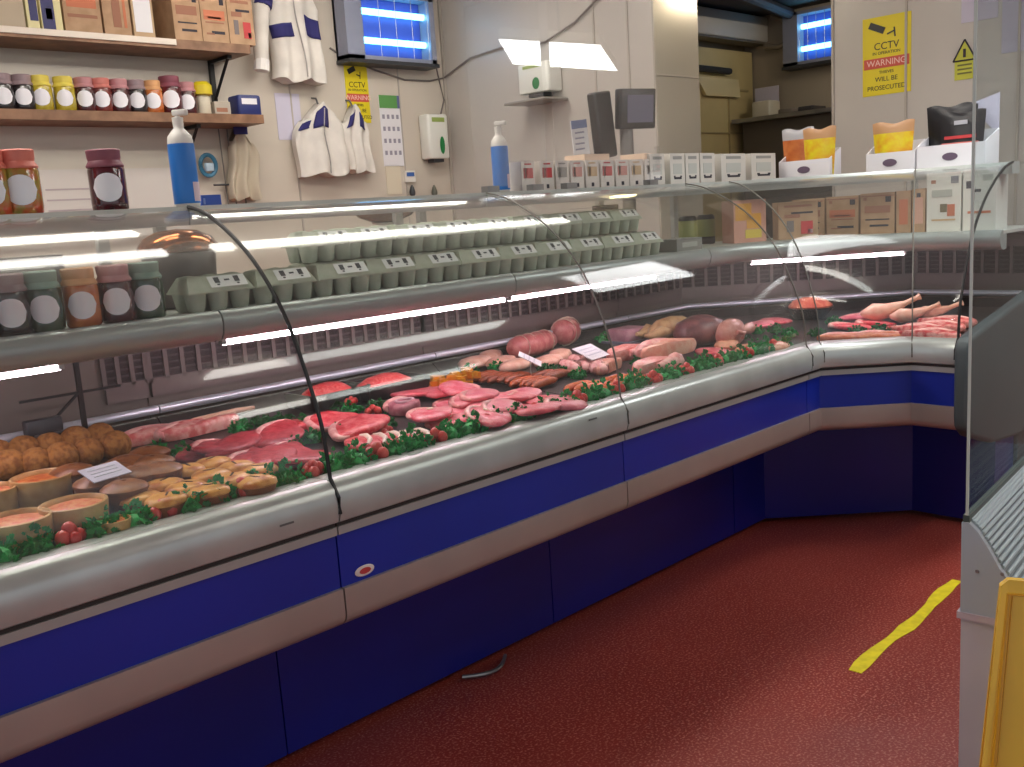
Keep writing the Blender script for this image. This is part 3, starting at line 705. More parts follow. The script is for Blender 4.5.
# row of small cartons along counter top
xs=[522,541,556,571,586,601,616,630,645]
cols=[(redink,'red'),(redink,'red'),(mat('grey_print2',(150,146,140),.7),'grey'),(mat('pink_print',(206,140,130),.7),'pink'),(mat('tan_print',(200,170,130),.7),'tan'),(redink,'red'),(MC['pink_print'],'pink'),(MC['tan_print'],'tan'),(MC['grey_print2'],'grey')]
seed=0
cw=mat('carton_white',(220,212,204),.65)
for i,px in enumerate(xs):
    q=aty(px,188,2.30);q2_=aty(px+14,188,2.30)
    m_,cn=cols[i]
    printbox('small_carton','small white carton with %s print, %s in the packed row right of the pump bottle'%(cn,onum(i)),'box',((q.x+q2_.x)/2,2.37,ztop),((q2_.x-q.x)*.94,.14,.098),cw,
        [(.5,.6,.7,.34,m_),(.3,.6,.12,.5,cw),(.5,.14,.18,.14,inkm),(.5,.9,.5,.05,m_)],'packed cartons on the counter top')
# layer behind, shorter
for i,px in enumerate((560,612)):
    q=aty(px,150,2.5)
    printbox('small_carton','flat peach carton lying on top of the packed row, %s the display card'%('left of' if i==0 else 'right of'),'box',(q.x,2.37,ztop+.099),(.13,.10,.022),mat('peach_card',(222,196,172),.7),[],'cartons lying on the packed row',rz=.3 if i else -.05)
for i,(px,wd) in enumerate([(657,15),(677,15),(692,14),(707,15),(733,25),(763,25)]):
    q=aty(px,184,2.30);q2_=aty(px+wd*.5,184,2.3)
    hh=.118 if i<4 else .115
    printbox('small_carton','%s white carton, %s of the spaced ones beside the packed counter-top row'%('narrow' if i<4 else 'wide',onum(i)),'box',(q.x,2.35,ztop),((q2_.x-q.x)*1.9,.11,hh),mat('carton_grey_white',(212,208,200),.65),
        [(.5,.86,.6,.1,mat('grey_print3',(150,150,146),.7)),(.5,.5,.6,.34,mat('silver_print',(190,192,186),.6)),(.5,.2,.5,.07,inkm),(.28,.25,.1,.06,inkm),(.72,.25,.1,.06,inkm)],'spaced cartons on the counter top')
# pouches in display trays on wing top (facing -X)
zt=ztop
def pouch(label,c,w_,h_,front,top,rz=-PI/2):
    t=thing('food_pouch',label,'pouch',c,rz)
    n=12
    def fn(u,v,sd):
        s=(u-.5)*2;zz=v*h_;th=.022*(1-abs(s)**3)*(1-v)**.5
        ww=w_/2*(.86+.18*v)
        return Vector((s*ww,sd*th,zz+.006*math.sin(u*9)*(v>.95)))
    for nm,v0,v1,m_ in(('pouch_body',0,.78,front),('pouch_top',.78,1,top)):
        g=MB();ring=[(i/(n-1),-1) for i in range(n)]+[(1-i/(n-1),1) for i in range(1,n-1)];N=len(ring);nv=6
        vs=[fn(u,v0+(v1-v0)*j/(nv-1),sd) for j in range(nv) for u,sd in ring]
        g.add(vs,[(j*N+i,j*N+(i+1)%N,(j+1)*N+(i+1)%N,(j+1)*N+i) for j in range(nv-1) for i in range(N)]+[tuple(range(N)),tuple(reversed(range((nv-1)*N,nv*N)))])
        obj(nm,g,m_,t,smooth=60)
    return t
gold=mat('golden_pouch',(214,150,30),.3,rgb2=(220,204,30),scale=22)
kraft=mat('kraft_foil',(186,140,96),.35)
orj=mat('orange_pouch',(200,120,60),.3,rgb2=(176,90,40),scale=20)
def ctray(label,c,w_,d_,h_,m=paper):
    t=thing('display_tray',label,'tray',c,-PI/2)
    g=MB();g.box((0,0,.002),(w_,d_,.004));g.box((0,-d_/2,h_/2),(w_,.004,h_));g.box((0,d_/2,h_*.8),(w_,.004,h_*1.6))
    for s in(-1,1):g.prism([(s*w_/2-.002,-d_/2,0),(s*w_/2-.002,d_/2,0),(s*w_/2-.002,d_/2,h_*1.6),(s*w_/2-.002,-d_/2,h_)],(.004,0,0))
    obj('tray_body',g,m,t,smooth=0)
    obj('oval_mark',MB().lathe((0,-d_/2-.003,h_*.45),[(0,0),(.03,0),(.03,.001),(0,.001)],20,sx=1,sy=.5,M=Matrix.Rotation(PI/2,3,'X')),mat('plum_mark',(96,78,98),.6),t)
    return t
q=atx(804,176,3.97);ctray('white display tray holding yellow snack pouches nearer the doorway',(4.02,q.y,zt),.24,.10,.075)
q=atx(795,174,3.97)
pouch('orange pouch leaning in the display tray nearer the doorway',(4.035,q.y+.02,zt+.005),.15,.21,orj,mat('clear_foil',(196,196,200),.2,.3))
q=atx(817,174,3.97)
pouch('yellow pouch with brown top in the display tray nearer the doorway',(3.995,q.y,zt+.005),.15,.20,gold,kraft)
q=atx(890,171,3.97);ctray('white display tray holding one yellow pouch under the yellow wall sign',(4.02,q.y,zt),.20,.10,.075)
pouch('yellow pouch with brown top in the tray under the yellow wall sign',(4.0,q.y,zt+.005),.17,.19,gold,kraft)
q=atx(950,168,3.97)
t=ctray('white counter display box of black pouches near the end of the counter top',(4.04,q.y,zt),.26,.14,.085)
obj('back_flap',MB().prism([(.13,.07,.10),(.02,.07,.24),(.13,.07,.27)],(0,.003,0)),lilac,t)
bpm=mat('black_pouch',(26,26,30),.3)
for i,(dx,dd_,hh) in enumerate(((.03,-.03,.2),(-.015,.01,.225),(-.05,.04,.235))):
    o=pouch('black pouch in the counter display box, %s'%('front one with a red band','middle one','rearmost and tallest')[i],(4.04+dd_,q.y-dx,zt+.005),.17,hh,bpm,bpm)
    if i==0:
        obj('red_band',MB().box((0,-.0225,.105),(.12,.002,.012)),redink,o);obj('pink_window',MB().box((0,-.024,.06),(.14,.002,.05)),mat('pink_window',(214,120,110),.4),o)
        obj('silver_logo',MB().box((0,-.018,.16),(.05,.002,.016)),mat('silver_ink',(170,170,176),.4),o)
# cartons on the inner shelf of the corner / wing
SZ=1.1148
def wingbox(px0,px1,label,bands,base,h,X=3.93,dp=.12,group='cartons on the corner shelf'):
    a=atx(px0,225,X-dp/2);b_=atx(px1,225,X-dp/2)
    return printbox('carton',label,'box',(X,(a.y+b_.y)/2,SZ),(abs(a.y-b_.y)*.97,dp,h),base,bands,group,rz=-PI/2)
wingbox(792,825,'brown carton with red print at the corner end of the shelf row',brown_c,cardb,.155)
wingbox(826,859,'brown carton with orange lettering, second along the corner shelf row',brown_b,cardb,.158)
wingbox(860,895,'brown carton with dark seal beside the pinkish cartons on the corner shelf',brown_c,cardb,.163)
wingbox(896,911,'narrow brown carton between the sealed carton and the pinkish one',[(.5,.5,.6,.6,orangep)],cardb,.165)
wingbox(912,925,'narrow pinkish carton touching the tall white carton',[(.5,.5,.7,.6,mat('pink_wash',(206,160,140),.7)),(.5,.85,.3,.1,inkm)],cardb,.17)
wh=mat('white_carton',(218,216,208),.65)
wingbox(926,961,'tall white carton with orange picture on the corner shelf',whiteb,wh,.225)
wingbox(962,996,'tall white carton with dark seal next to the end of the counter',[(.2,.75,.2,.12,inkm),(.45,.65,.2,.05,inkm),(.5,.3,.7,.04,orangep),(.75,.85,.3,.1,MC['pale_print'])],wh,.23)
q=Vector((3.62,2.03));printbox('carton','brown carton with red picture standing across the corner of the shelf','box',(3.66,2.06,SZ),(.16,.09,.15),cardb,brown_d,rz=-PI/4)
printbox('carton','yellow and orange box standing in for a reflected poster in the corner beside the egg boxes','box',(3.50,2.20,SZ),(.15,.09,.17),mat('peach_reflection',(206,150,130),.6),[(.3,.72,.5,.4,mat('amber_reflection',(226,160,40),.5)),(.62,.5,.45,.35,MC['amber_reflection']),(.6,.2,.5,.2,mat('lemon_reflection',(216,190,50),.5))],rz=-.45)  # added box, coloured to stand in for an orange poster's reflection
for i,px in enumerate((688,706)):
    q=aty(px,232,2.36)
    t=thing('spice_tub','dark tub with %s label behind the egg boxes, %s'%(('olive green','nearer the eggs') if i==0 else ('lime green','nearer the yellow reflection box')),'tub',(q.x,2.36,SZ))
    obj('body',MB().lathe((0,0,0),[(.035,0),(.037,.01),(.037,.11),(.03,.12)],18),mat('dark_tub',(70,60,50),.5),t)
    obj('label',MB().lathe((0,0,0),[(.0375,.03),(.038,.031),(.038,.1),(.0375,.101)],18),mat('olive_label',(150,150,90),.5),t)
q=aty(672,252,2.2);printbox('carton','low grey carton at the far end of the egg boxes','box',(q.x+.03,2.19,SZ),(.16,.1,.045),mat('grey_card',(140,140,134),.6),[(.5,.5,.6,.4,MC['pale_print'])])
# egg boxes ------------------------------------------------------
eggm=mat('green_grey_pulp',(188,194,176),.85,rgb2=(172,180,160),scale=30,bump=.2)
def eggbox(n,label,w_=None):
    t=thing('egg_box','x','egg box')
    L=n*.05;W=.10
    g=MB()
    # lower tray: individual tapering cups
    for i in range(n):
        for j in(-1,1):
            g.lathe((-L/2+.025+i*.05,j*.025,0),[(.015,0),(.018,.004),(.0238,.036),(.0248,.040)],8)
    g.box((0,0,.0395),(L,W,.003))
    obj('tray_base',g,eggm,t,smooth=50)
    g=MB();a,b_=L/2-.001,W/2-.001
    L1=[(a,b_,.040),(a-.002,b_-.003,.046),(a-.012,b_-.024,.070),(a-.014,b_-.026,.072)]
    vs=[]
    for (x,y,z) in L1:vs+=[(-x,-y,z),(x,-y,z),(x,y,z),(-x,y,z)]
    g.add(vs,[(i*4+j,i*4+(j+1)%4,(i+1)*4+(j+1)%4,(i+1)*4+j) for i in range(3) for j in range(4)]+[(3,2,1,0),(12,13,14,15)])
    for i in range(n):
        for j in(-1,):g.lathe((-L/2+.025+i*.05,0,.070),[(.018,0),(.016,.003),(.006,.005)],8)
    obj('lid',g,eggm,t,smooth=30)
    lb=MB();y0_,z0_,y1_,z1_=-.0462,.0475,-.0262,.0705
    def lp(x,f):return (x,y0_+(y1_-y0_)*f-.0006,z0_+(z1_-z0_)*f+.0006)
    def qd(xa,xb,fa,fb,e_=0):
        lb.add([tuple(Vector(lp(xa,fa))+Vector((0,-e_,e_))),tuple(Vector(lp(xb,fa))+Vector((0,-e_,e_))),tuple(Vector(lp(xb,fb))+Vector((0,-e_,e_))),tuple(Vector(lp(xa,fb))+Vector((0,-e_,e_)))],[(0,1,2,3)])
    qd(-L*.14,L*.42,.02,.98);lb.mi=1
    qd(-L*.06,L*.02,.35,.85,.0006);qd(L*.09,L*.17,.5,.65,.0006);qd(L*.24,L*.32,.35,.85,.0006);qd(-L*.04,L*.0,.15,.28,.0006);qd(L*.26,L*.30,.15,.28,.0006)
    obj('paper_label',lb,[mat('egg_label',(232,234,232),.6),mat('egg_ink',(60,66,70),.6)],t,smooth=0)
    return t
E3=eggbox(3,'')
EY=2.175;EP=.178;ES=1.14;GE='egg boxes on the inner shelf'
x=aty(186,309,2.13).x+.09
place(E3,(x,EY,SZ),0,'green egg box with a clear white label at the left end of the shelf row',GE,scale=(ES,)*3)
place(E3,(x+EP,EY,SZ),0,'green egg box with a clear white label, next to the stacked ones',GE,scale=(ES,)*3)
x+=2*EP;xr=aty(660,252,2.13).x
nE=9;stp=(xr-x+.09)/nE
for i in range(nE):
    place(E3,(x+stp*i,EY+random.uniform(-.006,.006),SZ),random.uniform(-.05,.05),'green egg box in the front row before the stacks, %s from the left'%onum(i),GE,scale=(ES,)*3)
for i in range(nE):
    place(E3,(x+stp*i+.03,EY+.125+random.uniform(-.006,.006),SZ),random.uniform(-.05,.05),'green egg box at the bottom of the rear stack, %s from the left'%onum(i),GE,scale=(ES,)*3)
    place(E3,(x+stp*i+.03+random.uniform(-.01,.01),EY+.125+random.uniform(-.006,.006),SZ+.0745*ES),random.uniform(-.06,.06),'green egg box on top of the rear stack, %s from the left'%onum(i),GE,scale=(ES,)*3)
# knife on the egg boxes
q=aty(600,209,2.3)
t=thing('knife','dark-handled knife lying on top of the egg boxes','knife',(q.x,2.3,SZ+.0745*1.14*2+.002))
obj('handle',MB().rbox((.03,0,.006),(.13,.024,.018),.008),black,t);obj('blade',MB().prism([(-.035,-.014,.007),(-.035,.014,.007),(-.14,.008,.007),(-.16,0,.007)],(0,0,.002)),chrome,t)
# copper-lidded pot on the shelf
q=aty(180,250,2.37)
t=thing('lidded_pot','dark grey pot with a shiny copper-brown lid on the inner shelf left of the eggs','pot',(q.x,2.38,SZ))
obj('pot_body',MB().lathe((0,0,0),[(.075,0),(.082,.006),(.092,.135),(.09,.137)],28),mat('pot_grey',(96,90,86),.45,.2),t,smooth=50)
obj('copper_lid',MB().lathe((0,0,0),[(.09,.137),(.1,.141),(.099,.155),(.085,.175),(.05,.192),(.002,.197)],28,wob=.01),mat('copper_glaze',(196,112,60),.16,.9,rgb2=(100,52,28),scale=14),t,smooth=60)
q=aty(20,258,2.4);printbox('carton','dark grey box behind the jars at the left of the inner shelf','box',(q.x,2.42,SZ),(.17,.1,.155),mat('grey_box',(120,116,112),.6),[])
# brown reflection in the curved glass, modelled as a dish on an added stand
q=aty(385,215,2.7)
t=thing('dish','brown dish shape standing in for a glass reflection, on an added stand behind the egg boxes','dish',(q.x,2.7,1.1015))
obj('stand',MB().lathe((0,0,0),[(.05,0),(.05,.01),(.02,.02),(.02,.18),(.05,.19)],18),white,t,smooth=50)
obj('bowl',MB().lathe((0,0,.19),[(.04,0),(.09,.02),(.1,.03),(.095,.03),(.04,.006)],26),mat('reflection_brown',(140,96,70),.25,rgb2=(110,70,50),scale=10),t,smooth=60)
# bracket with thermometer in the well
q=aty(78,400,2.45)
t=thing('thermometer_stand','black rod stand with a small thermometer block behind the scotch eggs','stand',(q.x,2.43,.795))
g=MB();g.b2((-.006,-.004,0),(.006,.004,.245));g.b2((-.14,-.003,.135),(.10,.003,.141));obj('rod',g,dark,t)
obj('thermometer',MB().rbox((-.1,-.01,.075),(.085,.03,.035),.006),darkgrey,t)
obj('strut',MB().tube([(0,0,.14),(-.06,0,.09)],.004,5).tube([(-.10,0,.06),(-.13,.0,-.0)],.004,5).tube([(-.12,0,.06),(-.15,.0,-.0)],.004,5),dark,t)
# ================================================================ FOOD
def dz(y,x=0):
    u=2.012-y
    return .752+(.24-u)*(.036/.70)
def deck(px,py,h=0.0):
    """point on the display deck seen at the pixel, object of half height h"""
    p=atz(px,py,.778+h)
    for _ in range(3):
        u=udist(p.x,p.y);p=atz(px,py,.752+(.24-u)*.0514+h)
    u=udist(p.x,p.y)
    return Vector((p.x,p.y,.7525+(.24-u)*.0514))
def udist(x,y):
    a=2.012-y;b_=K2[0]-x
    c=((K1[0]-x)+(K1[1]-y))/math.sqrt(2)
    return min(a,b_,c)
FOOD=[]
def foodmat(nm,c,c2,sc=40,rough=.35,bump=.3,**k):return mat(nm,c,rough,rgb2=c2,scale=sc,bump=bump,coat=.06,spec=.35,lo=.42,hi=.60,detail=5,**k)
beef=foodmat('dark_red_beef',(176,34,46),(200,70,80),60);beef2=foodmat('bright_beef',(206,40,56),(226,110,112),50)
pork=foodmat('pink_pork',(222,110,124),(236,150,156),26);fat=foodmat('cream_fat',(240,190,180),(228,150,146),50)
gam=foodmat('gammon_pink',(226,84,104),(240,150,156),40);chick=foodmat('pale_chicken',(224,168,146),(232,190,168),26)
saus=foodmat('orange_sausage',(196,96,44),(168,72,34),50);saus2=foodmat('brown_sausage',(160,78,44),(134,60,36),50);bright=foodmat('paprika_orange',(214,104,34),(196,80,28),60)
minc=foodmat('red_mince',(210,30,44),(228,90,92),120,bump=1)
pastry=foodmat('golden_pastry',(224,162,84),(178,100,40),30);brownp=foodmat('brown_pastry',(126,70,34),(92,50,26),26)
crust=foodmat('pale_crust',(204,166,110),(186,144,90),24);fill=foodmat('pink_filling',(216,110,74),(228,160,110),70);fillo=foodmat('orange_filling',(226,140,64),(200,90,44),70)
crumb=foodmat('breadcrumb',(176,120,60),(140,88,42),90,rough=.8,bump=1)
leafm=mat('parsley_green',(34,168,80),.5,rgb2=(18,116,52),scale=60);leafb=mat('dark_parsley',(38,124,58),.5,rgb2=(20,86,40),scale=60)
berry=mat('red_berry',(190,40,38),.3,rgb2=(210,80,70),scale=30)
tanm=foodmat('roast_tan',(206,166,120),(180,134,92),24);purp=foodmat('dark_joint',(112,66,72),(140,84,84),24)
ribm=foodmat('rib_meat',(206,100,96),(228,170,158),34)
def slab(name,cat,L,W,T,m,fatm=None,seed=0,fatside=1,bone=False):
    """irregular slice of meat lying flat, with a fat rim"""
    rnd=random.Random(seed);ph=[rnd.random()*6.28 for _ in range(4)]
    def rad(a):return 1+.10*math.sin(2*a+ph[0])+.07*math.sin(3*a+ph[1])+.04*math.sin(5*a+ph[2])
    t=thing(name,'x',cat);n=28
    def ring(k,z,bulge=0):
        return [((L/2*rad(2*PI*i/n)*k)*math.cos(2*PI*i/n),(W/2*rad(2*PI*i/n)*k)*math.sin(2*PI*i/n),z+bulge*math.sin(2*PI*i/n*2+ph[3])) for i in range(n)]
    L_=[ring(.93,0),ring(1,T*.3),ring(1,T*.7,T*.1),ring(.93,T,T*.1),ring(.5,T*1.12,T*.1),ring(.02,T*1.1)]
    g=MB();g.add([v for r in L_ for v in r],[(j*n+i,j*n+(i+1)%n,(j+1)*n+(i+1)%n,(j+1)*n+i) for j in range(5) for i in range(n)]+[tuple(reversed(range(n))),tuple(5*n+i for i in range(n))])
    obj('meat',g,m,t,smooth=60)
    if fatm:
        a0=ph[0]%1+(.3 if fatside>0 else 3.4);g=MB()
        pts=[];rr=[]
        for i in range(12):
            a=a0+2.2*i/11;pts.append((L/2*rad(a)*1.0*math.cos(a),W/2*rad(a)*1.0*math.sin(a),T*.6));rr.append(T*(.3+.45*math.sin(PI*i/11)))
        g.tube(pts,.005,8,rr=rr);obj('fat_rim',g,fatm,t,smooth=60)
    if bone:
        obj('bone',MB().lathe((L*.25,W*.1,T*.6),[(.0,0),(T*.8,0),(T*.8,T*.7),(T*.3,T*.75)],10),mat('bone_cream',(236,220,196),.5),t,smooth=60)
    return t
def put(proto,px,py,rz,label,group,h=.012,sc=1,lift=0):
    p=deck(px,py,h+lift)
    s=(sc,)*3 if not isinstance(sc,tuple) else sc
    o=place(proto,(p.x,p.y,p.z+lift+.001),rz,label,group,scale=s)
    FOOD.append(o)
    return o
# --- parsley and berries along the front ledge
def sprig(nm,m,seed,R_=.034,H=.04,n=80):
    rnd=random.Random(seed);g=MB()
    for i in range(n):
        a=rnd.random()*2*PI;rr=R_*math.sqrt(rnd.random());z=H*(1-(rr/R_)**2)*(.35+.65*rnd.random())+.003
        s=.009*(.7+.6*rnd.random());c=Vector((rr*math.cos(a),rr*math.sin(a),z))
        d=Vector((math.cos(a)*rnd.uniform(.2,1),math.sin(a)*rnd.uniform(.2,1),rnd.uniform(.1,1))).normalized()
        u=d.cross(Vector((rnd.random()-.5,rnd.random()-.5,rnd.random()-.5))).normalized()
        w_=d.cross(u)
        g.add([c,c+d*s*.5+u*s*.6,c+d*s*1.3+w_*s*.15,c+d*s*.5-u*s*.6],[(0,1,2,3)])
        g.add([c+w_*.002,c+d*s*.6+w_*s*.5,c+d*s*1.2+u*s*.5,c+d*s*.3-w_*s*.3],[(0,1,2,3)])
    g.lathe((0,0,0),[(R_*.75,0),(R_*.7,H*.25),(R_*.4,H*.5),(.003,H*.6)],10,wob=.1)
    return tag(obj(nm,g,m,None,smooth=0),'x','garnish')
SP=[sprig('parsley_bunch',leafm,i) for i in range(3)]
SD=[sprig('parsley_bunch',leafb,10+i,.036,.03) for i in range(2)]
def berries(seed):
    rnd=random.Random(seed);g=MB()
    for i in range(5):
        a=i*1.3;r_=.009+.002*rnd.random();c=(.012*math.cos(a)*(i>0),.013*math.sin(a)*(i>0),r_ if i else .018)
        g.lathe((c[0],c[1],c[2]),[(.001,-r_)]+[(r_*math.cos(t_),r_*math.sin(t_)) for t_ in (-1.1,-.6,0,.6,1.1)]+[(.001,r_)],9)
    return tag(obj('berry_cluster',g,berry,None,smooth=60),'x','garnish')
BE=[berries(1),berries(2)]
x=.30;i=0;b_i=0;jj=0
def yfront(x):
    return 1.800
grp='parsley garnish along the glass'
while x<3.12:
    if i%3!=2:
        o=place(SP[i%3],(x,yfront(x)+random.uniform(-.006,.006),dz(1.8)+.001),random.random()*6,'green parsley bunch edging the front glass, %s from the left'%onum(jj),grp,scale=(1.15,1.15,random.uniform(1.1,1.4)));jj+=1;x+=.062
    else:
        o=place(BE[i%2],(x-.006,yfront(x)-.004,dz(1.8)+.002),random.random()*6,'red berry cluster among the front parsley, %s from the left'%onum(b_i),'berry clusters along the glass',scale=(1.35,1.35,1.5));b_i+=1;x+=.05
    i+=1
# along the corner
for k_,(px,py) in enumerate([(817,333),(834,322),(857,330),(880,329),(893,331)]):
    put(SD[k_%2],px,py,k_*1.3,'parsley bunch between the corner meats, %s from the left'%onum(k_),'parsley in the corner',h=.012,sc=.9)
for k_,(px,py) in enumerate(sorted([(340,417),(352,410),(377,406),(371,395),(332,404),(240,428),(262,421),(283,420),(156,451),(182,454),(292,445),(312,438),(470,372),(497,367),(560,371),(578,375),(547,368),(603,339),(686,366),(640,362),(742,336),(757,331),(775,330),(385,424),(366,428),(341,432),(300,424),(790,334)])):
    put((SP+SD)[k_%5],px,py,k_*.9,'parsley sprig tucked between the meats behind the front edging, %s from the left'%onum(k_),'parsley sprigs between the meats',h=.012,sc=.85)
for k_,(px,py) in enumerate(sorted([(325,405),(350,402),(373,412),(385,433),(354,432),(300,431)])):
    put(BE[k_%2],px,py,k_,'red berry cluster between the meats in front of the mince trays, %s from the left'%onum(k_),'berry clusters between the meats',h=.01,sc=1.1)
# --- raised pies with open tops
def openpie(fm,r=.062,h=.055):
    t=thing('raised_pie','x','pie')
    obj('crust',MB().lathe((0,0,0),[(r*.9,0),(r*.94,.004),(r,h*.96),(r*.99,h),(r*.93,h*1.02),(r*.88,h*.97),(r*.86,h*.82)],30,wob=.006),crust,t,smooth=50)
    obj('filling',MB().lathe((0,0,0),[(r*.86,h*.70),(r*.87,h*.84),(r*.6,h*.90),(r*.3,h*.94),(.001,h*.93)],30,wob=.03),fm,t,smooth=60)
    return t
P1=openpie(fill);P2=openpie(fillo)
def pieat(proto,px,py,l,sc=1,lift=0):
    p=atz(px,py,.762+.055*sc+lift)
    o=place(proto,(p.x,p.y,dz(p.y)+.001+lift),random.random()*6,l,'open raised pies',scale=(sc,)*3);FOOD.append(o)
pieat(P1,73,500,'pale-crusted open pie with pink filling beside the small orange tart')
pieat(P1,15,515,'pale-crusted open pie with pink filling nearest the left front glass')
pieat(P2,42,479,'open pie with orange filling at the back of the pale pies',1.0)
pieat(P1,-12,493,'open pie cut off by the left photo edge',.9)
pieat(P2,113,515,'small orange-filled open tart beside the golden pies',.5)
# --- scotch eggs
def ball(r=.038,seed=0):
    g=MB().lathe((0,0,r*.95),[(.001,-r*.95)]+[(r*math.cos(a),r*.95*math.sin(a)) for a in [-1.2,-.9,-.6,-.3,0,.3,.6,.9,1.2]]+[(.001,r*.95)],18,wob=.015,seed=seed)
    return tag(obj('scotch_egg',g,crumb,None,smooth=70),'x','scotch egg')
SE=[ball(.038,1),ball(.036,2)]
eggs=[(115,446),(88,452),(62,458),(36,462),(9,466),(100,436),(76,441),(50,446),(24,451),(-2,454),(128,452)]
for k_,(px,py) in enumerate(eggs[:10]):
    put(SE[k_%2],px,py,k_,'crumbed scotch egg in the %s row, %s from the right'%('front' if k_<5 else 'back',onum(k_ if k_<5 else k_-5)),'scotch eggs',h=.036)
# --- pork pies brown
def porkpie(r=.045,h=.058,m=brownp):
    t=thing('pork_pie','x','pie')
    obj('case',MB().lathe((0,0,0),[(r*.86,0),(r*.9,.003),(r*.98,h*.7),(r*1.04,h*.78),(r*1.03,h*.86)],24,wob=.012),m,t,smooth=50)
    obj('lid',MB().lathe((0,0,0),[(r*1.03,h*.86),(r*.9,h*.95),(r*.5,h*1.08),(r*.14,h*1.1),(r*.08,h*1.02)],24,wob=.02),mat('pie_lid_brown',(158,98,50),.4,rgb2=(120,70,36),scale=40,bump=.4),t,smooth=60)
    return t
PP=porkpie()
for k_,(px,py) in enumerate([(72,468),(96,479),(126,459),(152,459),(110,467),(136,470),(160,466),(148,450),(124,484)]):
    put(PP,px,py,k_,'dark brown pork pie in the cluster around the lilac price card, %s from the left'%onum(sorted([72,96,126,152,110,136,160,148,124]).index(px)),'brown pork pies',h=.058,sc=1.0)
def card(nm,label,px,py,w_,d_,h,m,rz=0,tilt=.35):
    p=deck(px,py,h)
    t=thing(nm,label,'price card',(p.x,p.y,p.z),rz)
    Mx=Matrix.Rotation(tilt,3,'X')
    g=MB().box((0,0,h),(w_,d_,.002),M=Mx);obj('card_face',g,m,t)
    obj('card_pin',MB().tube([(0,0,0),(0,0,h)],.002,6),white,t)
    g=MB()
    for i in range(3):
        g.box(tuple(Vector((0,0,h+.0015))+Mx@Vector((0,d_*(.25-.22*i),0))),(w_*.7,d_*.06,.001),M=Mx)
    obj('print_lines',g,mat('card_print',(198,198,210),.6),t)
card('price_card','lilac price card propped on the brown pork pies',105,472,.085,.055,.075,lilac,.2)
card('price_card','white price card on the parsley beside the rolled pork joint',530,359,.10,.08,.06,paper,.75,.5)
card('price_card','white price card beside the spare ribs under the glass joint',591,352,.12,.08,.06,paper,.2,.45)
# --- golden pies
def pasty():
    t=thing('pastry_pie','x','pie')
    obj('case',MB().lathe((0,0,0),[(.03,0),(.034,.004),(.040,.024),(.042,.028)],20,wob=.02),mat('pie_side',(150,90,48),.5,rgb2=(126,70,36),scale=30),t)
    g=MB().lathe((0,0,0),[(.042,.026),(.041,.034),(.03,.040),(.012,.043),(.001,.042)],20,wob=.03);obj('lid',g,pastry,t,smooth=60)
    g=MB().box((0,-.004,.0415),(.026,.004,.004));obj('slit',g,mat('slit_dark',(60,30,18),.7),t)
    return t
GP=pasty()
gl=[(212,460),(236,464),(258,467),(186,467),(210,472),(234,476),(256,478),(163,481),(186,484),(208,487),(140,494),(165,496)]
for k_,(px,py) in enumerate(sorted(gl)):
    put(GP,px,py,k_*.5,'golden slit-topped pastry pie, %s from the left'%onum(k_),'golden pastry pies',h=.04,sc=1.0)
# --- steaks and slices
B1=slab('beef_steak','meat',.16,.11,.012,beef,None,1);B2=slab('beef_steak','meat',.17,.11,.013,beef,fat,2);B3=slab('beef_steak','meat',.17,.12,.016,beef2,fat,5)
S_=[]
def rowput(protos,pts,word,group,h=.012,sc=1,rz0=.4,liftstep=0):
    for k_,(px,py) in enumerate(pts):
        o_=put(protos[k_%len(protos)],px,py,rz0+random.uniform(-.25,.25),'%s, %s from the left'%(word,onum(k_)),group,h=h,sc=sc,lift=liftstep*(k_%3)+(.004 if liftstep else 0))
        if liftstep:o_.rotation_euler=(random.uniform(0,.15),random.uniform(-.15,.15),o_.rotation_euler[2])
rowput([B1,B2],[(202,449),(218,446),(234,442),(249,439),(264,436),(279,433),(294,430)],'dark red beef steak in the back row of the first section','back row of steaks',liftstep=.008)
rowput([B1,B2],[(238,458),(255,457),(272,455),(288,455),(303,456)],'dark red beef steak in the front row behind the golden pies','front row of steaks',liftstep=.008)
rowput([B3],[(305,424),(333,420),(360,425)],'bright red beef steak with pale fat near the black glass joint','fat-edged steaks',liftstep=.008)
# pork/lamb strips back left
RB=slab('rib_rack','meat',.22,.06,.03,ribm,fat,11)
put(RB,165,431,.15,'long rack of red ribs behind the brown pies','ribs at the back',h=.02)
put(RB,200,426,.15,'long rack of red ribs beside the pale bones','ribs at the back',h=.02)
BN=tag(obj('rib_bone',MB().tube([(-.09,0,.012),(-.03,.01,.016),(.03,.006,.018),(.09,-.004,.016)],.008,8,rr=[.006,.009,.008,.005]),mat('pale_bone',(222,176,150),.5),None,smooth=60),'x','bone')
for k_,(px,py) in enumerate([(206,418),(228,413),(216,416)]):put(BN,px,py,.12+.1*k_,'pale rib bone lying behind the steaks, %s from the left'%('first','third','second')[k_],'pale bones',h=.02)
# lamb chops with bold white fat strips
def chop(seed):
    t=slab('lamb_chop','meat',.10,.06,.014,beef2,None,seed)
    obj('fat_strip',MB().tube([(-.045,-.028,.012),(-.01,-.034,.016),(.03,-.026,.016),(.052,-.01,.013)],.005,8,rr=[.004,.0065,.0065,.004]),mat('white_fat',(240,220,206),.4),t,smooth=60)
    return t
CH=chop(3)
for k_,(px,py) in enumerate([(356,441),(371,440),(386,438),(400,437),(413,435)]):
    put(CH,px,py,.95+.05*k_,'small red chop with a white fat strip near the parsley, %s from the left'%onum(k_),'fat-striped chops',h=.014,lift=.012)
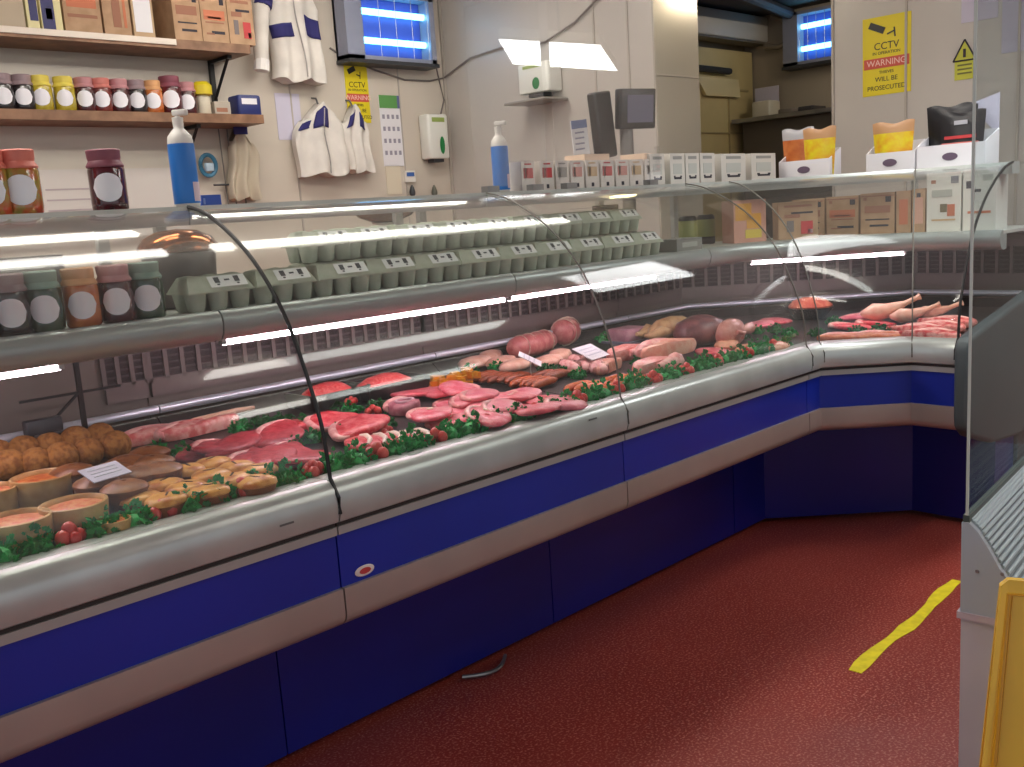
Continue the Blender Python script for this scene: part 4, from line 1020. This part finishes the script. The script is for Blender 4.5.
# gammon / pork slices, pink
G1=slab('gammon_slice','meat',.14,.125,.012,gam,fat,21,bone=True);G2=slab('gammon_slice','meat',.15,.12,.012,gam,fat,23,fatside=-1);G3=slab('pork_slice','meat',.14,.11,.013,pork,fat,25);G4=slab('pork_slice','meat',.14,.11,.012,foodmat('soft_pink_pork',(214,84,96),(230,130,136),30),None,27)
pts=[(421,388),(411,391),(470,396),(536,406),(521,393),(440,389),(458,386),(480,392),(454,400),(494,394),(512,394),(430,411),(466,409),(449,419),(488,406),(503,404),(525,403),(546,398),(566,401),(489,413)]
prs=[G4,G4,G3,G4,G3,G4,G2,G3,G1,G2,G4,G1,G3,G1,G2,G3,G4,G4,G3,G1]
od=sorted(range(len(pts)),key=lambda i:pts[i][0]);rank={v:i for i,v in enumerate(od)}
for k_,(px,py) in enumerate(pts):
    n_=prs[k_%len(prs)];o_=put(n_,px,py,.5+random.uniform(-.3,.3),'pink %s in the middle section, %s from the left of the pink slices'%(n_.name.split('.')[0].replace('_',' '),onum(rank[k_])),'pink slices in the middle section',h=.016,lift=.009*(k_%4));o_.rotation_euler=(random.uniform(-.12,.2),random.uniform(-.12,.12),o_.rotation_euler[2])
# ring of dark meat
t=slab('stuffed_roll','meat',.11,.09,.03,foodmat('mauve_meat',(170,92,104),(196,130,136),40),fat,31)
put(t,405,404,.2,'mauve stuffed meat roll with a pale ring behind the gammon',None,h=.025)
o=obj('centre_ring',MB().tube([(.028*math.cos(2*PI*i/16),.022*math.sin(2*PI*i/16),.034) for i in range(17)],.004,6),mat('pale_mauve',(206,170,176),.5),t)
# mince trays
def mtray(label,px,py,rz=0,L=.22,W=.13):
    p=deck(px,py,.03);t=thing('mince_tray',label,'tray',(p.x,p.y,p.z+.001),rz)
    g=MB();g.box((0,0,.002),(L*.9,W*.9,.004))
    for s in(-1,1):
        g.prism([(-L*.46,s*W*.46,0),(L*.46,s*W*.46,0),(L*.5,s*W*.5,.045),(-L*.5,s*W*.5,.045)],(0,s*.004,0))
        g.prism([(s*L*.46,-W*.46,0),(s*L*.46,W*.46,0),(s*L*.5,W*.5,.045),(s*L*.5,-W*.5,.045)],(s*.004,0,0))
    obj('tray_body',g,black,t,smooth=0)
    obj('mince',MB().lathe((0,0,.005),[(.5,0),(.5,.02),(.44,.036),(.28,.052),(.1,.058),(.001,.058)],24,sx=L*.88,sy=W*.88,wob=.04),minc,t,smooth=60)
mtray('black tray heaped with red mince beside the yellow diced meat',385,385,.05,.24,.14)
mtray('black tray of red mince just right of the black glass joint',328,394,.05,.20,.14)
# yellow diced meat
t=thing('diced_meat_tray','heap of yellow marinated diced meat behind the pink slices','meat',deck(456,381,.015))
rnd=random.Random(5)
g=MB()
for i in range(34):
    g.box((rnd.uniform(-.075,.075),rnd.uniform(-.05,.05),rnd.uniform(.008,.035)),(.026,.022,.018),rz=rnd.random()*3)
obj('diced_meat',g,foodmat('yellow_marinade',(220,160,40),(206,120,30),30),t)
obj('tray',MB().rbox((0,0,.002),(.19,.13,.004),.01),black,t)
# sausages
def sausage(m,L=.13,r=.012,bend=.01):
    pts=[(-L/2+L*i/8,bend*math.sin(PI*i/8),r+.0005) for i in range(9)]
    return tag(obj('sausage',MB().tube(pts,r,9,rr=[r*.35,r*.85,r,r,r,r,r,r*.85,r*.35]),m,None,smooth=70),'x','sausage')
SA=sausage(saus2,.14,.013);SB=sausage(saus,.14,.013);SC=sausage(bright,.14,.013)
def bundle(proto,px,py,n,word,group,rz=.35,gap=.028):
    p=deck(px,py,.012);d=Vector((math.cos(rz),math.sin(rz)));nn=Vector((-d.y,d.x))
    for i in range(n):
        r_=i//1;off=(i-(n-1)/2)*gap
        place(proto,(p.x+nn.x*off+random.uniform(-.01,.01),p.y+nn.y*off,p.z+.001),rz+random.uniform(-.06,.06),'%s, %s from the glass'%(word,onum(i)),group)
bundle(SA,500,378,6,'brown sausage in the bundle behind the pink slices','brown sausage bundle',rz=.15)
bundle(SB,535,383,4,'orange-brown sausage in the bundle in front of the white price card','orange-brown sausage bundle',rz=.15)
bundle(SA,552,376,3,'brown sausage in the bundle nearest the spare ribs','small brown sausage bundle',rz=.15)
bundle(SC,596,388,5,'bright orange sausage in the bundle left of the thin glass joint','bright orange sausages by the joint',rz=.12)
bundle(SC,628,381,4,'bright orange sausage in the bundle right of the thin glass joint','bright orange sausages past the joint',rz=.12)
# chicken fillets
def fillet(m,L=.15,W=.09,H=.035,seed=1):
    def rr(a):return 1
    g=MB().lathe((0,0,0),[(.40,0),(.47,.15*H),(.5,.45*H),(.42,.8*H),(.2,.98*H),(.01,H)],22,sx=L,sy=W,wob=.04,seed=seed)
    return tag(obj('chicken_fillet',g,m,None,smooth=70),'x','meat')
CF=fillet(chick,seed=3);CF2=fillet(chick,.16,.08,seed=6)
rowput([CF,CF2],[(475,361),(490,355),(502,361),(515,364),(549,360),(560,354)],'pale chicken fillet behind the sausages','pale chicken fillets',h=.02)
# rolled pork joint
def joint(label,px,py,L,r,m,rz,h=.04,group=None):
    p=deck(px,py,h);t=thing('rolled_joint',label,'joint',(p.x,p.y,p.z+.001),rz)
    pts=[(-L/2+L*i/10,.006*math.sin(i),r) for i in range(11)]
    obj('meat',MB().tube(pts,r,14,rr=[r*(.55,.85,.97,1,.96,1.02,.98,1,.97,.85,.55)[i] for i in range(11)]),m,t,smooth=70)
    g=MB()
    for i in range(2,9,2):
        g.tube([(-L/2+L*i/10,r*1.01*math.cos(a),r+r*1.01*math.sin(a)) for a in [k*PI/8 for k in range(17)]],.0018,4)
    obj('butcher_string',g,mat('string',(214,190,170),.8),t)
    return t
pink2=foodmat('rosy_pork',(206,132,126),(186,100,98),30)
joint('long pinkish rolled pork joint behind the white price card',533,345,.24,.042,pink2,.12)
joint('short pinkish pork joint standing behind the long rolled one',566,334,.12,.05,pink2,.5)
# spare ribs
SR=slab('spare_rib','meat',.15,.04,.03,foodmat('brown_rib',(150,80,76),(214,170,156),60),fat,41)
rowput([SR],[(571,365),(579,360),(588,364),(597,366)],'spare rib in the cluster below the white price card','spare ribs',h=.02,rz0=1.0)
# belly / loin
LB=slab('pork_belly','meat',.26,.08,.045,foodmat('peach_pork',(226,150,130),(232,180,158),24),fat,51);LB2=slab('pork_belly','meat',.22,.08,.04,foodmat('rose_pork',(220,130,122),(236,176,164),30),fat,53,fatside=-1)
put(LB,668,347,-.05,'long pale pork belly piece in the poultry section','pork belly pieces',h=.03,lift=.02)
put(LB2,655,363,.1,'pork belly piece with pale rim behind the parsley','pork belly pieces',h=.03)
put(LB2,628,350,.1,'pork belly piece right of the thin glass joint','pork belly pieces',h=.03)
put(LB,608,362,.3,'pork belly piece just left of the thin glass joint','pork belly pieces',h=.03,sc=.7)
p=deck(628,334,.03);t=thing('wrapped_parcel','lilac wrapped meat parcel in a tray at the back','parcel',(p.x,p.y,p.z))
obj('meat',MB().rbox((0,0,.03),(.14,.11,.05),.02),foodmat('mauve_parcel',(176,120,136),(196,146,154),20),t,smooth=50)
obj('tray',MB().rbox((0,0,.004),(.17,.14,.012),.01),mat('grey_tray',(120,124,140),.3),t)
# large joint and chickens
p=deck(700,331,.05)
t=thing('dark_joint','large dark purple meat joint between the tan chickens','joint',(p.x,p.y,p.z+.001))
obj('meat',MB().lathe((0,0,0),[(.06,0),(.1,.02),(.108,.05),(.09,.085),(.04,.105),(.002,.11)],24,sx=1.15,sy=.8,wob=.03),purp,t,smooth=70)
def bird(label,px,py,s,m,rz):
    p=deck(px,py,.05);t=thing('chicken',label,'poultry',(p.x,p.y,p.z+.001),rz);t.scale=(s,)*3
    obj('body',MB().lathe((0,0,.048),[(.001,-.12),(.035,-.11),(.06,-.06),(.065,0),(.055,.06),(.03,.1),(.001,.11)],18,sx=1,sy=.8,M=Matrix.Rotation(PI/2,3,'Y')),m,t,smooth=70)
    for s_ in(-1,1):
        obj('leg',MB().tube([(.02,s_*.04,.05),(.08,s_*.055,.06),(.12,s_*.04,.045),(.15,s_*.03,.05)],.02,9,rr=[.012,.026,.016,.008]),m,t,smooth=70)
        obj('wing',MB().tube([(-.06,s_*.05,.06),(-.02,s_*.068,.05),(-.05,s_*.07,.035)],.012,8,rr=[.012,.012,.008]),m,t,smooth=70)
bird('tan whole chicken left of the dark joint',671,330,.9,tanm,2.8)
bird('pale pinkish chicken right of the dark joint',731,331,.85,foodmat('pink_bird',(206,146,134),(190,120,110),24),.2)
FL=fillet(foodmat('peach_fillet',(222,160,130),(204,130,106),24),.16,.09,.03,8)
FL.name='turkey_fillet'
rowput([FL],[(727,343),(748,348),(776,345)],'peach-coloured turkey fillet behind the far parsley','turkey fillets',h=.02)
put(G4,712,350,.1,'pink pork slice beside the turkey fillets',None,h=.015)
put(G3,760,322,.3,'pale red pork slice at the back near the corner',None,h=.02)
put(G4,775,318,.0,'pink pork slice at the back touching the corner tray',None,h=.02)
p=deck(712,362,.006);printbox('tray_divider','narrow white dish edge beside the turkey fillets','tray',(p.x,p.y-.0,p.z),(.12,.05,.012),paper,[])
# corner
p=deck(809,309,.04);t=thing('meat_bowl','heap of red-pink meat in a dark bowl at the inner corner','bowl',(p.x,p.y,p.z))
obj('bowl',MB().lathe((0,0,0),[(.06,0),(.085,.03),(.1,.05),(.096,.05),(.06,.012)],24),black,t,smooth=50)
obj('meat',MB().lathe((0,0,0),[(.08,.03),(.09,.055),(.07,.075),(.03,.088),(.002,.09)],20,wob=.05),foodmat('rust_meat',(190,92,74),(210,130,100),40),t,smooth=60)
RL=-PI/4
put(G3,864,314,RL,'pale pink slice at the back of the corner deck',None,h=.02,sc=1.2)
put(B3,853,326,RL,'bright red fat-edged steak in the corner between parsley',None,h=.015,sc=1.0)
put(B3,876,322,RL+.3,'bright red steak in the corner beside the pale drumstick',None,h=.015,sc=.9)
FB=slab('breaded_escalope','meat',.15,.07,.018,foodmat('rust_escalope',(186,84,48),(206,120,76),40),fat,61)
for k_,(px,py) in enumerate([(838,337),(856,337),(874,335),(890,336)]):put(FB,px,py,RL+.05,'rust-coloured escalope at the front edge of the corner, %s from the left'%onum(k_),'escalopes in the corner',h=.012)
def drum(label,px,py,rz,lift=.01,sc=1):
    p=deck(px,py,.03);t=thing('drumstick',label,'poultry',(p.x,p.y,p.z+lift),rz);t.scale=(sc,)*3
    obj('meat',MB().tube([(-.08,0,.025),(-.04,0,.028),(.0,0,.032),(.05,0,.05)],.02,10,rr=[.008,.03,.024,.011]),chick,t,smooth=70)
    obj('bone',MB().tube([(.05,0,.05),(.09,0,.068),(.1,0,.072)],.008,8,rr=[.009,.008,.012]),MC['pale_bone'],t,smooth=70)
drum('large pale drumstick pointing up in the corner',887,316,-.9,sc=1.25)
drum('smaller pale drumstick beside the red meat at the end glass',912,318,-1.2)
drum('pale drumstick at the back of the end section',935,316,-1.5)
LM=slab('striped_beef','meat',.20,.07,.03,foodmat('striped_beef',(196,60,62),(232,160,150),34),fat,71)
for k_,(px,py) in enumerate([(917,330),(936,327),(948,322),(930,335)]):put(LM,px,py,-PI/2+.1,'red beef piece with white fat lines at the counter end, %s from the corner'%onum([0,2,3,1][k_]),'beef at the counter end',h=.02)
# ================================================================ CLEAR SCREENS above the counter
YS=2.235
def screen(label,x0,x1,z1=1.95):
    t=thing('clear_screen',label,'screen',((x0+x1)/2,YS,1.3625))
    obj('pane',MB().b2((x0,YS-.002,1.38),(x1,YS+.002,z1+.6)),PERSPEX,t,world=True)
    for x in(x0+.06,x1-.06):obj('foot_clamp',MB().box((x,YS,1.372),(.05,.03,.02)),steel,t,world=True)
sx=aty(545,55,YS).x
screen('clear upright screen on the counter top in front of the large dispenser, left pane',aty(470,100,YS).x,sx-.022)
screen('clear upright screen on the counter top in front of the till, right pane',sx+.022,aty(656,60,YS).x)
# ================================================================ CHILLER with ribbed front, at the right
r_=ray(1325,158);D=Vector((r_[0],r_[1])).normalized();Pv=Vector((D.y,-D.x))
B0=atz(957,820,0);B0=Vector((B0.x,B0.y))
ct=thing('open_chiller','pale grey chiller with ribbed sloping front and tall glass screen behind the yellow sign','chiller',(B0.x,B0.y,0),math.atan2(D.y,D.x))
# local axes: x along D, y = -P (away), so p -> -y
LEN=1.3
def pr(poly,x0,x1,m,nm,sm=30):
    g=MB().prism([(x0,-p_,z) for p_,z in poly],(x1-x0,0,0));return obj(nm,g,m,ct,smooth=sm)
pale=mat('pale_grey_metal',(186,188,202),.4,var=.05,scale=4)
pr([(0,.02),(.30,.02),(.30,.452),(0,.452)],0.004,LEN,pale,'base_cabinet')
pr([(-.006,.446),(.30,.446),(.30,.460),(-.006,.460)],-.004,LEN,mat('ledge_lilac',(186,176,190),.4),'ledge')
arc=[(0,.460),(0,.645),(.012,.647),(.03,.630),(.05,.598),(.07,.562),(.1,.525),(.14,.50),(.19,.488),(.30,.485),(.30,.460)]
pr(arc,-.002,.012,mat('side_cheek',(166,178,190),.4),'side_cheek')
for (p_,z) in((.03,.55),(.075,.553)):
    obj('screw',MB().lathe((-.003,-p_,z),[(0,0),(.004,0),(.003,.002),(0,.002)],10,M=Matrix.Rotation(-PI/2,3,'Y')),steel,ct)
pr([(p_,z-.006) if 0<i_<8 else (p_,z) for i_,(p_,z) in enumerate(arc)],.014,LEN,mat('front_backing',(140,150,156),.4),'front_backing')
ap=arc[2:10];g=MB()
# ribs following the arc
for i_ in range(24):
    s=i_/23*(len(ap)-1);k0=int(min(s,len(ap)-2));f_=s-k0;p_=ap[k0][0]*(1-f_)+ap[k0+1][0]*f_;z=ap[k0][1]*(1-f_)+ap[k0+1][1]*f_
    g.tube([(.016,-p_,z),(LEN,-p_,z)],.0042,8)
obj('ribs',g,mat('rib_plastic',(190,208,216),.3,.1),ct,smooth=60)
pr([(.002,.646),(.014,.646),(.014,.660),(.002,.660)],0,LEN,mat('dark_seal',(60,74,70),.4),'glass_channel')
g=MB().b2((.004,-.011,.66),(LEN,-.005,2.1));obj('glass_screen',g,SCREEN,ct,smooth=0)
g=MB().b2((0.0,-.0115,.66),(.0035,-.0065,2.1));obj('glass_edge',g,mat('polished_edge',(186,196,190),.2,0),ct,smooth=0)
# ================================================================ YELLOW FOLDING SIGN
TL=atz(1001,586,.62);BL=atz(962,960,0)
u_=Vector((.40,-.92,0)).normalized();t=thing('wet_floor_sign','yellow folding floor sign standing in front of the ribbed chiller','sign',(BL.x,BL.y,0))
def leaf(nm,bl,tl,off):
    wb_,wt=.28,.22;a=Vector(bl);b_=Vector(tl)
    nrm=(b_-a).cross(u_).normalized()*.012
    g=MB().prism([a,a+u_*wb_*.25,a+u_*wb_*.25+(b_-a)*.12,a+u_*wb_*.75+(b_-a)*.12,a+u_*wb_*.75,a+u_*wb_,b_+u_*wt,b_+u_*(wt-.012)+Vector((0,0,.012)),b_+u_*.012+Vector((0,0,.012)),b_],nrm)
    return obj(nm,g,yell2,t,world=True)
n_=Vector((u_.y,-u_.x,0));
l1=leaf('front_leaf',(BL.x,BL.y,0),(TL.x,TL.y,.62),0)
away=Vector((-u_.y,u_.x,0));
off=Vector((TL.x-BL.x,TL.y-BL.y,0)).dot(away)
leaf('rear_leaf',tuple(Vector((BL.x,BL.y,0))+away*(2*off+.03)+u_*.03),tuple(Vector((TL.x,TL.y,.61))+away*.02),0)
rimm=mat('yellow_rim',(206,150,20),.4)
a=Vector((BL.x,BL.y,0));b_=Vector((TL.x,TL.y,.62));nr=(b_-a).cross(u_).normalized()
if nr.dot(away)>0:nr=-nr
obj('raised_rim',MB().tube([a+u_*.02+(b_-a)*.02+nr*.004,b_+u_*.014-(b_-a)*.02+nr*.004,b_+u_*.2-(b_-a)*.02+nr*.004],.005,6),rimm,t,world=True)
# ================================================================ TAPE on the floor
P0=atz(855,672,0);P1_=atz(958,581,0);g=MB()
n=16;vs=[]
rnd=random.Random(3)
for i_ in range(n+1):
    s=i_/n;c=P0.lerp(P1_,s);w_=.019+.004*math.sin(s*17)+rnd.uniform(-.002,.002);o_=.006*math.sin(s*9)
    for sd in(-1,1):
        for z in(.0004,.0022):vs.append((c.x,c.y+sd*w_+o_,z))
fs=[]
for i_ in range(n):
    a=i_*4;b__=a+4;fs+=[(a,b__,b__+1,a+1),(a+1,b__+1,b__+3,a+3),(a+3,b__+3,b__+2,a+2),(a+2,b__+2,b__,a)]
fs+=[(0,1,3,2),(n*4,n*4+2,n*4+3,n*4+1)]
g.add(vs,fs);tag(obj('floor_tape',g,mat('yellow_tape',(252,236,40),.5,var=.08,scale=30),None,world=True),'strip of wrinkled yellow marking tape on the red floor','tape')
# ================================================================ RIGHT WALL NOTICES
panel('paper_sheet','pale sheet with a thin border at the top of the right wall','paper',(962,-14),(998,17),5.2,lilac,ax='x')
panel('paper_sheet','lilac sheet on the right wall nearest the photo edge','paper',(1003,-10),(1032,49),5.2,mat('lilac2',(186,184,204),.7),ax='x')
t,fc=panel('hazard_sign','small yellow notice with a triangle above the black pouches','sign',(955,60),(975,78),5.2,mat('sign_yellow_green',(196,196,60),.5),ax='x')
c=atx(965,51,5.2)
g=MB();r0=.055
g.prism([(5.195,c.y+r0,c.z-.045),(5.195,c.y-r0,c.z-.045),(5.195,c.y,c.z+.055)],(.003,0,0));obj('triangle',g,MC['sign_yellow_green'],t,world=True)
g=MB()
tri=[Vector((5.193,c.y+r0,c.z-.045)),Vector((5.193,c.y-r0,c.z-.045)),Vector((5.193,c.y,c.z+.055))]
for i_ in range(3):g.tube([tri[i_],tri[(i_+1)%3]],.004,5)
g.box((5.193,c.y,c.z-.01),(.004,.012,.04));obj('triangle_border',g,inkm,t,world=True)
g=MB()
for i_ in range(3):g.box((5.195,fc[1],fc[2]+.02-.02*i_),(.002,fc[3]*.7,.008))
obj('print_lines',g,mat('olive_ink',(110,110,50),.6),t,world=True)
# ================================================================ BACK ROOM
t=thing('cold_room_door','cream cold-room door with a raised panel seen through the doorway','door',(6.4,4.3,0))
cream=mat('cream_panel',(206,190,140),.45,var=.05,scale=3)
obj('door_leaf',MB().b2((5.6,4.28,.02),(6.98,4.355,2.40)),cream,t,world=True)
g=MB();g.b2((6.3,4.268,2.10),(6.9,4.281,2.115));g.b2((6.62,4.268,.02),(6.63,4.281,2.10));g.b2((6.2,4.268,1.78),(6.98,4.281,1.79));obj('panel_joint',g,mat('cream_joint',(170,156,116),.5),t,world=True)
a=aty(701,66,4.2);b_=aty(736,78,4.2)
g=MB().prism([(a.x,4.27,2.18),(b_.x+.1,4.27,2.18),(b_.x+.12,4.27,2.05),(a.x+.12,4.27,2.05)],(0,-.03,0));obj('hood_plate',g,mat('cream_light',(220,206,160),.4),t,world=True)
g=MB().tube([(a.x+.02,4.25,2.24),(b_.x-.02,4.24,2.235)],.025,8);obj('handle',g,darkgrey,t,world=True)
a=aty(697,12,4.15);b_=aty(770,30,4.15)
t=thing('air_conditioner','long white air unit under the back room ceiling','air conditioner',(6.6,4.2,2.44))
g=MB().rbox((6.35,4.20,2.545),(1.26,.15,.19),.03);obj('casing',g,mat('ac_white',(186,184,180),.4),t,world=True)
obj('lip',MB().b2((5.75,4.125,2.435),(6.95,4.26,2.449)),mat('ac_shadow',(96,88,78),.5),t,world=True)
pts=[atx(p_[0],p_[1],6.9) for p_ in [(772,16),(786,20),(791,30),(789,42),(778,47),(765,46)]]
tag(obj('wall_pipe',MB().tube([tuple(v) for v in pts],.022,8),mat('pipe_grey',(130,122,108),.4,.3),None,world=True),'bent grey pipe beside the back room air unit','pipe')
g=MB().tube([(4.9,3.5,2.615),(6.9,3.9,2.615)],.04,10);tag(obj('ceiling_pipe',g,mat('pipe_dark',(60,60,66),.5),None,world=True),'dark pipe under the ceiling of the back room','pipe')
zw=atx(800,112,6.7).z
t=thing('wall_worktop','steel worktop shelf along the far wall of the back room','shelf',(6.85,3.5,zw))
obj('top',MB().b2((6.62,2.0,zw-.03),(6.995,4.25,zw)),steel,t,world=True)
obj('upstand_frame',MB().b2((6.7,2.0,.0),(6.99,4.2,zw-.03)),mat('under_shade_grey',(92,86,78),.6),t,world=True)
q=atx(766,108,6.8)
t=thing('white_tub','white tub with a paper standing on the back room worktop','tub',(6.8,q.y,zw))
obj('body',MB().rbox((0,0,.06),(.16,.16,.12),.02),mat('tub_white',(214,208,190),.5),t)
obj('paper',MB().box((.05,.02,.17),(.01,.2,.12)),lilac,t)
for k_,(px,l) in enumerate(((792,'flat grey tray on the back room worktop beside the white tub'),(812,'dark flat tray on the back room worktop nearest the door edge'))):
    q=atx(px,108,6.8);tag(obj('flat_tray',MB().rbox((6.8,q.y,zw+.02),(.2,.12,.035),.01),mat('flat_tray_%d'%k_,((120,112,104),(60,58,60))[k_],.5),None,world=True),l,'tray')
# ================================================================ LIGHTS (fixtures and added fill lights)
tubeE=emis('ceiling_tube',(255,249,240),9)
def batten(label,x0,x1,y,z=2.72):
    t=thing('strip_light',label,'ceiling light',((x0+x1)/2,y,z))
    obj('batten',MB().b2((x0,y-.04,z+.02),(x1,y+.04,2.82)),white,t,world=True)
    obj('diffuser',MB().b2((x0+.01,y-.075,z-.02),(x1-.01,y+.075,z+.019)),tubeE,t,world=True)
batten('ceiling strip light above the left end of the counter',-.6,1.66,2.56)
batten('ceiling strip light above the middle of the counter',1.85,3.9,2.58)
batten('ceiling strip light nearer the back wall above the left end',-.6,1.66,3.05)
batten('ceiling strip light over the serving aisle near the side wall',2.2,3.9,3.9)
batten('added strip light brightening the customer floor, the one nearer the right wall',2.2,4.2,-.3)  # unseen strip, put in to light the customer floor
batten('added strip light brightening the customer floor, the one farthest from the counter',2.8,4.8,-1.5)  # second unseen strip, added to brighten the floor further
t=thing('pillar_glow_light','small unseen warm light added for its glow high on the pillar face beside the doorway','added light',(4.6,3.26,2.42))  # unseen lamp, added to make the warm glow at the pillar top
obj('base',MB().rbox((0,.0125,.05),(.2,.03,.14),.02),white,t)
obj('lens',MB().rbox((0,-.02,.05),(.17,.035,.11),.02),emis('warm_lens',(255,236,180),14),t)
# suspended panel light over the customer area (the clear screens mirror it)
ss=.53
quad_=[]
for p_ in [(499,40),(600,46),(617,71),(513,64)]:
    v=atz(p_[0],p_[1],2.7);e_=Vector(EYE);q=e_+(v-e_)*ss;quad_.append(Vector((q.x,2*YS-q.y,q.z)))
cc=sum(quad_,Vector())/4
t=thing('panel_light','bright suspended panel light over the customer area','ceiling light',tuple(cc))
obj('diffuser',MB().prism([tuple(v) for v in quad_],(0,0,.004)),emis('panel_diffuser',(255,255,255),6),t,world=True)
obj('housing',MB().prism([tuple(v+Vector((0,0,.005))) for v in quad_],(0,0,.05)),white,t,world=True)
obj('hanger',MB().tube([tuple(cc+Vector((0,0,.05))),(cc.x,cc.y,2.82)],.006,6),steel,t,world=True)
# ================================================================ WORLD (daylight from the open shop front)
W=bpy.data.worlds.new('world');bpy.context.scene.world=W;W.use_nodes=True
W.node_tree.nodes['Background'].inputs[0].default_value=(.86,.92,1,1);W.node_tree.nodes['Background'].inputs[1].default_value=.45
# back room lamp
bt=thing('strip_light','ceiling strip light in the back room','ceiling light',(5.9,3.0,2.6))
obj('batten',MB().b2((5.5,2.57,2.615),(6.6,2.63,2.66)),white,bt,world=True)
obj('tube',MB().tube([(5.5,2.6,2.6),(6.6,2.6,2.6)],.018,8),emis('back_room_tube',(255,238,214),26),bt,world=True)
sc=bpy.context.scene
sc.view_settings.view_transform='Standard';sc.view_settings.look='None';sc.view_settings.gamma=1;sc.view_settings.exposure=.9
try:sc.view_settings.use_curve_mapping=False
except Exception:pass
cy=sc.cycles
cy.max_bounces=10;cy.transparent_max_bounces=24;cy.glossy_bounces=4;cy.diffuse_bounces=4
cy.caustics_reflective=False;cy.caustics_refractive=False;cy.sample_clamp_indirect=6
cy.use_denoising=True
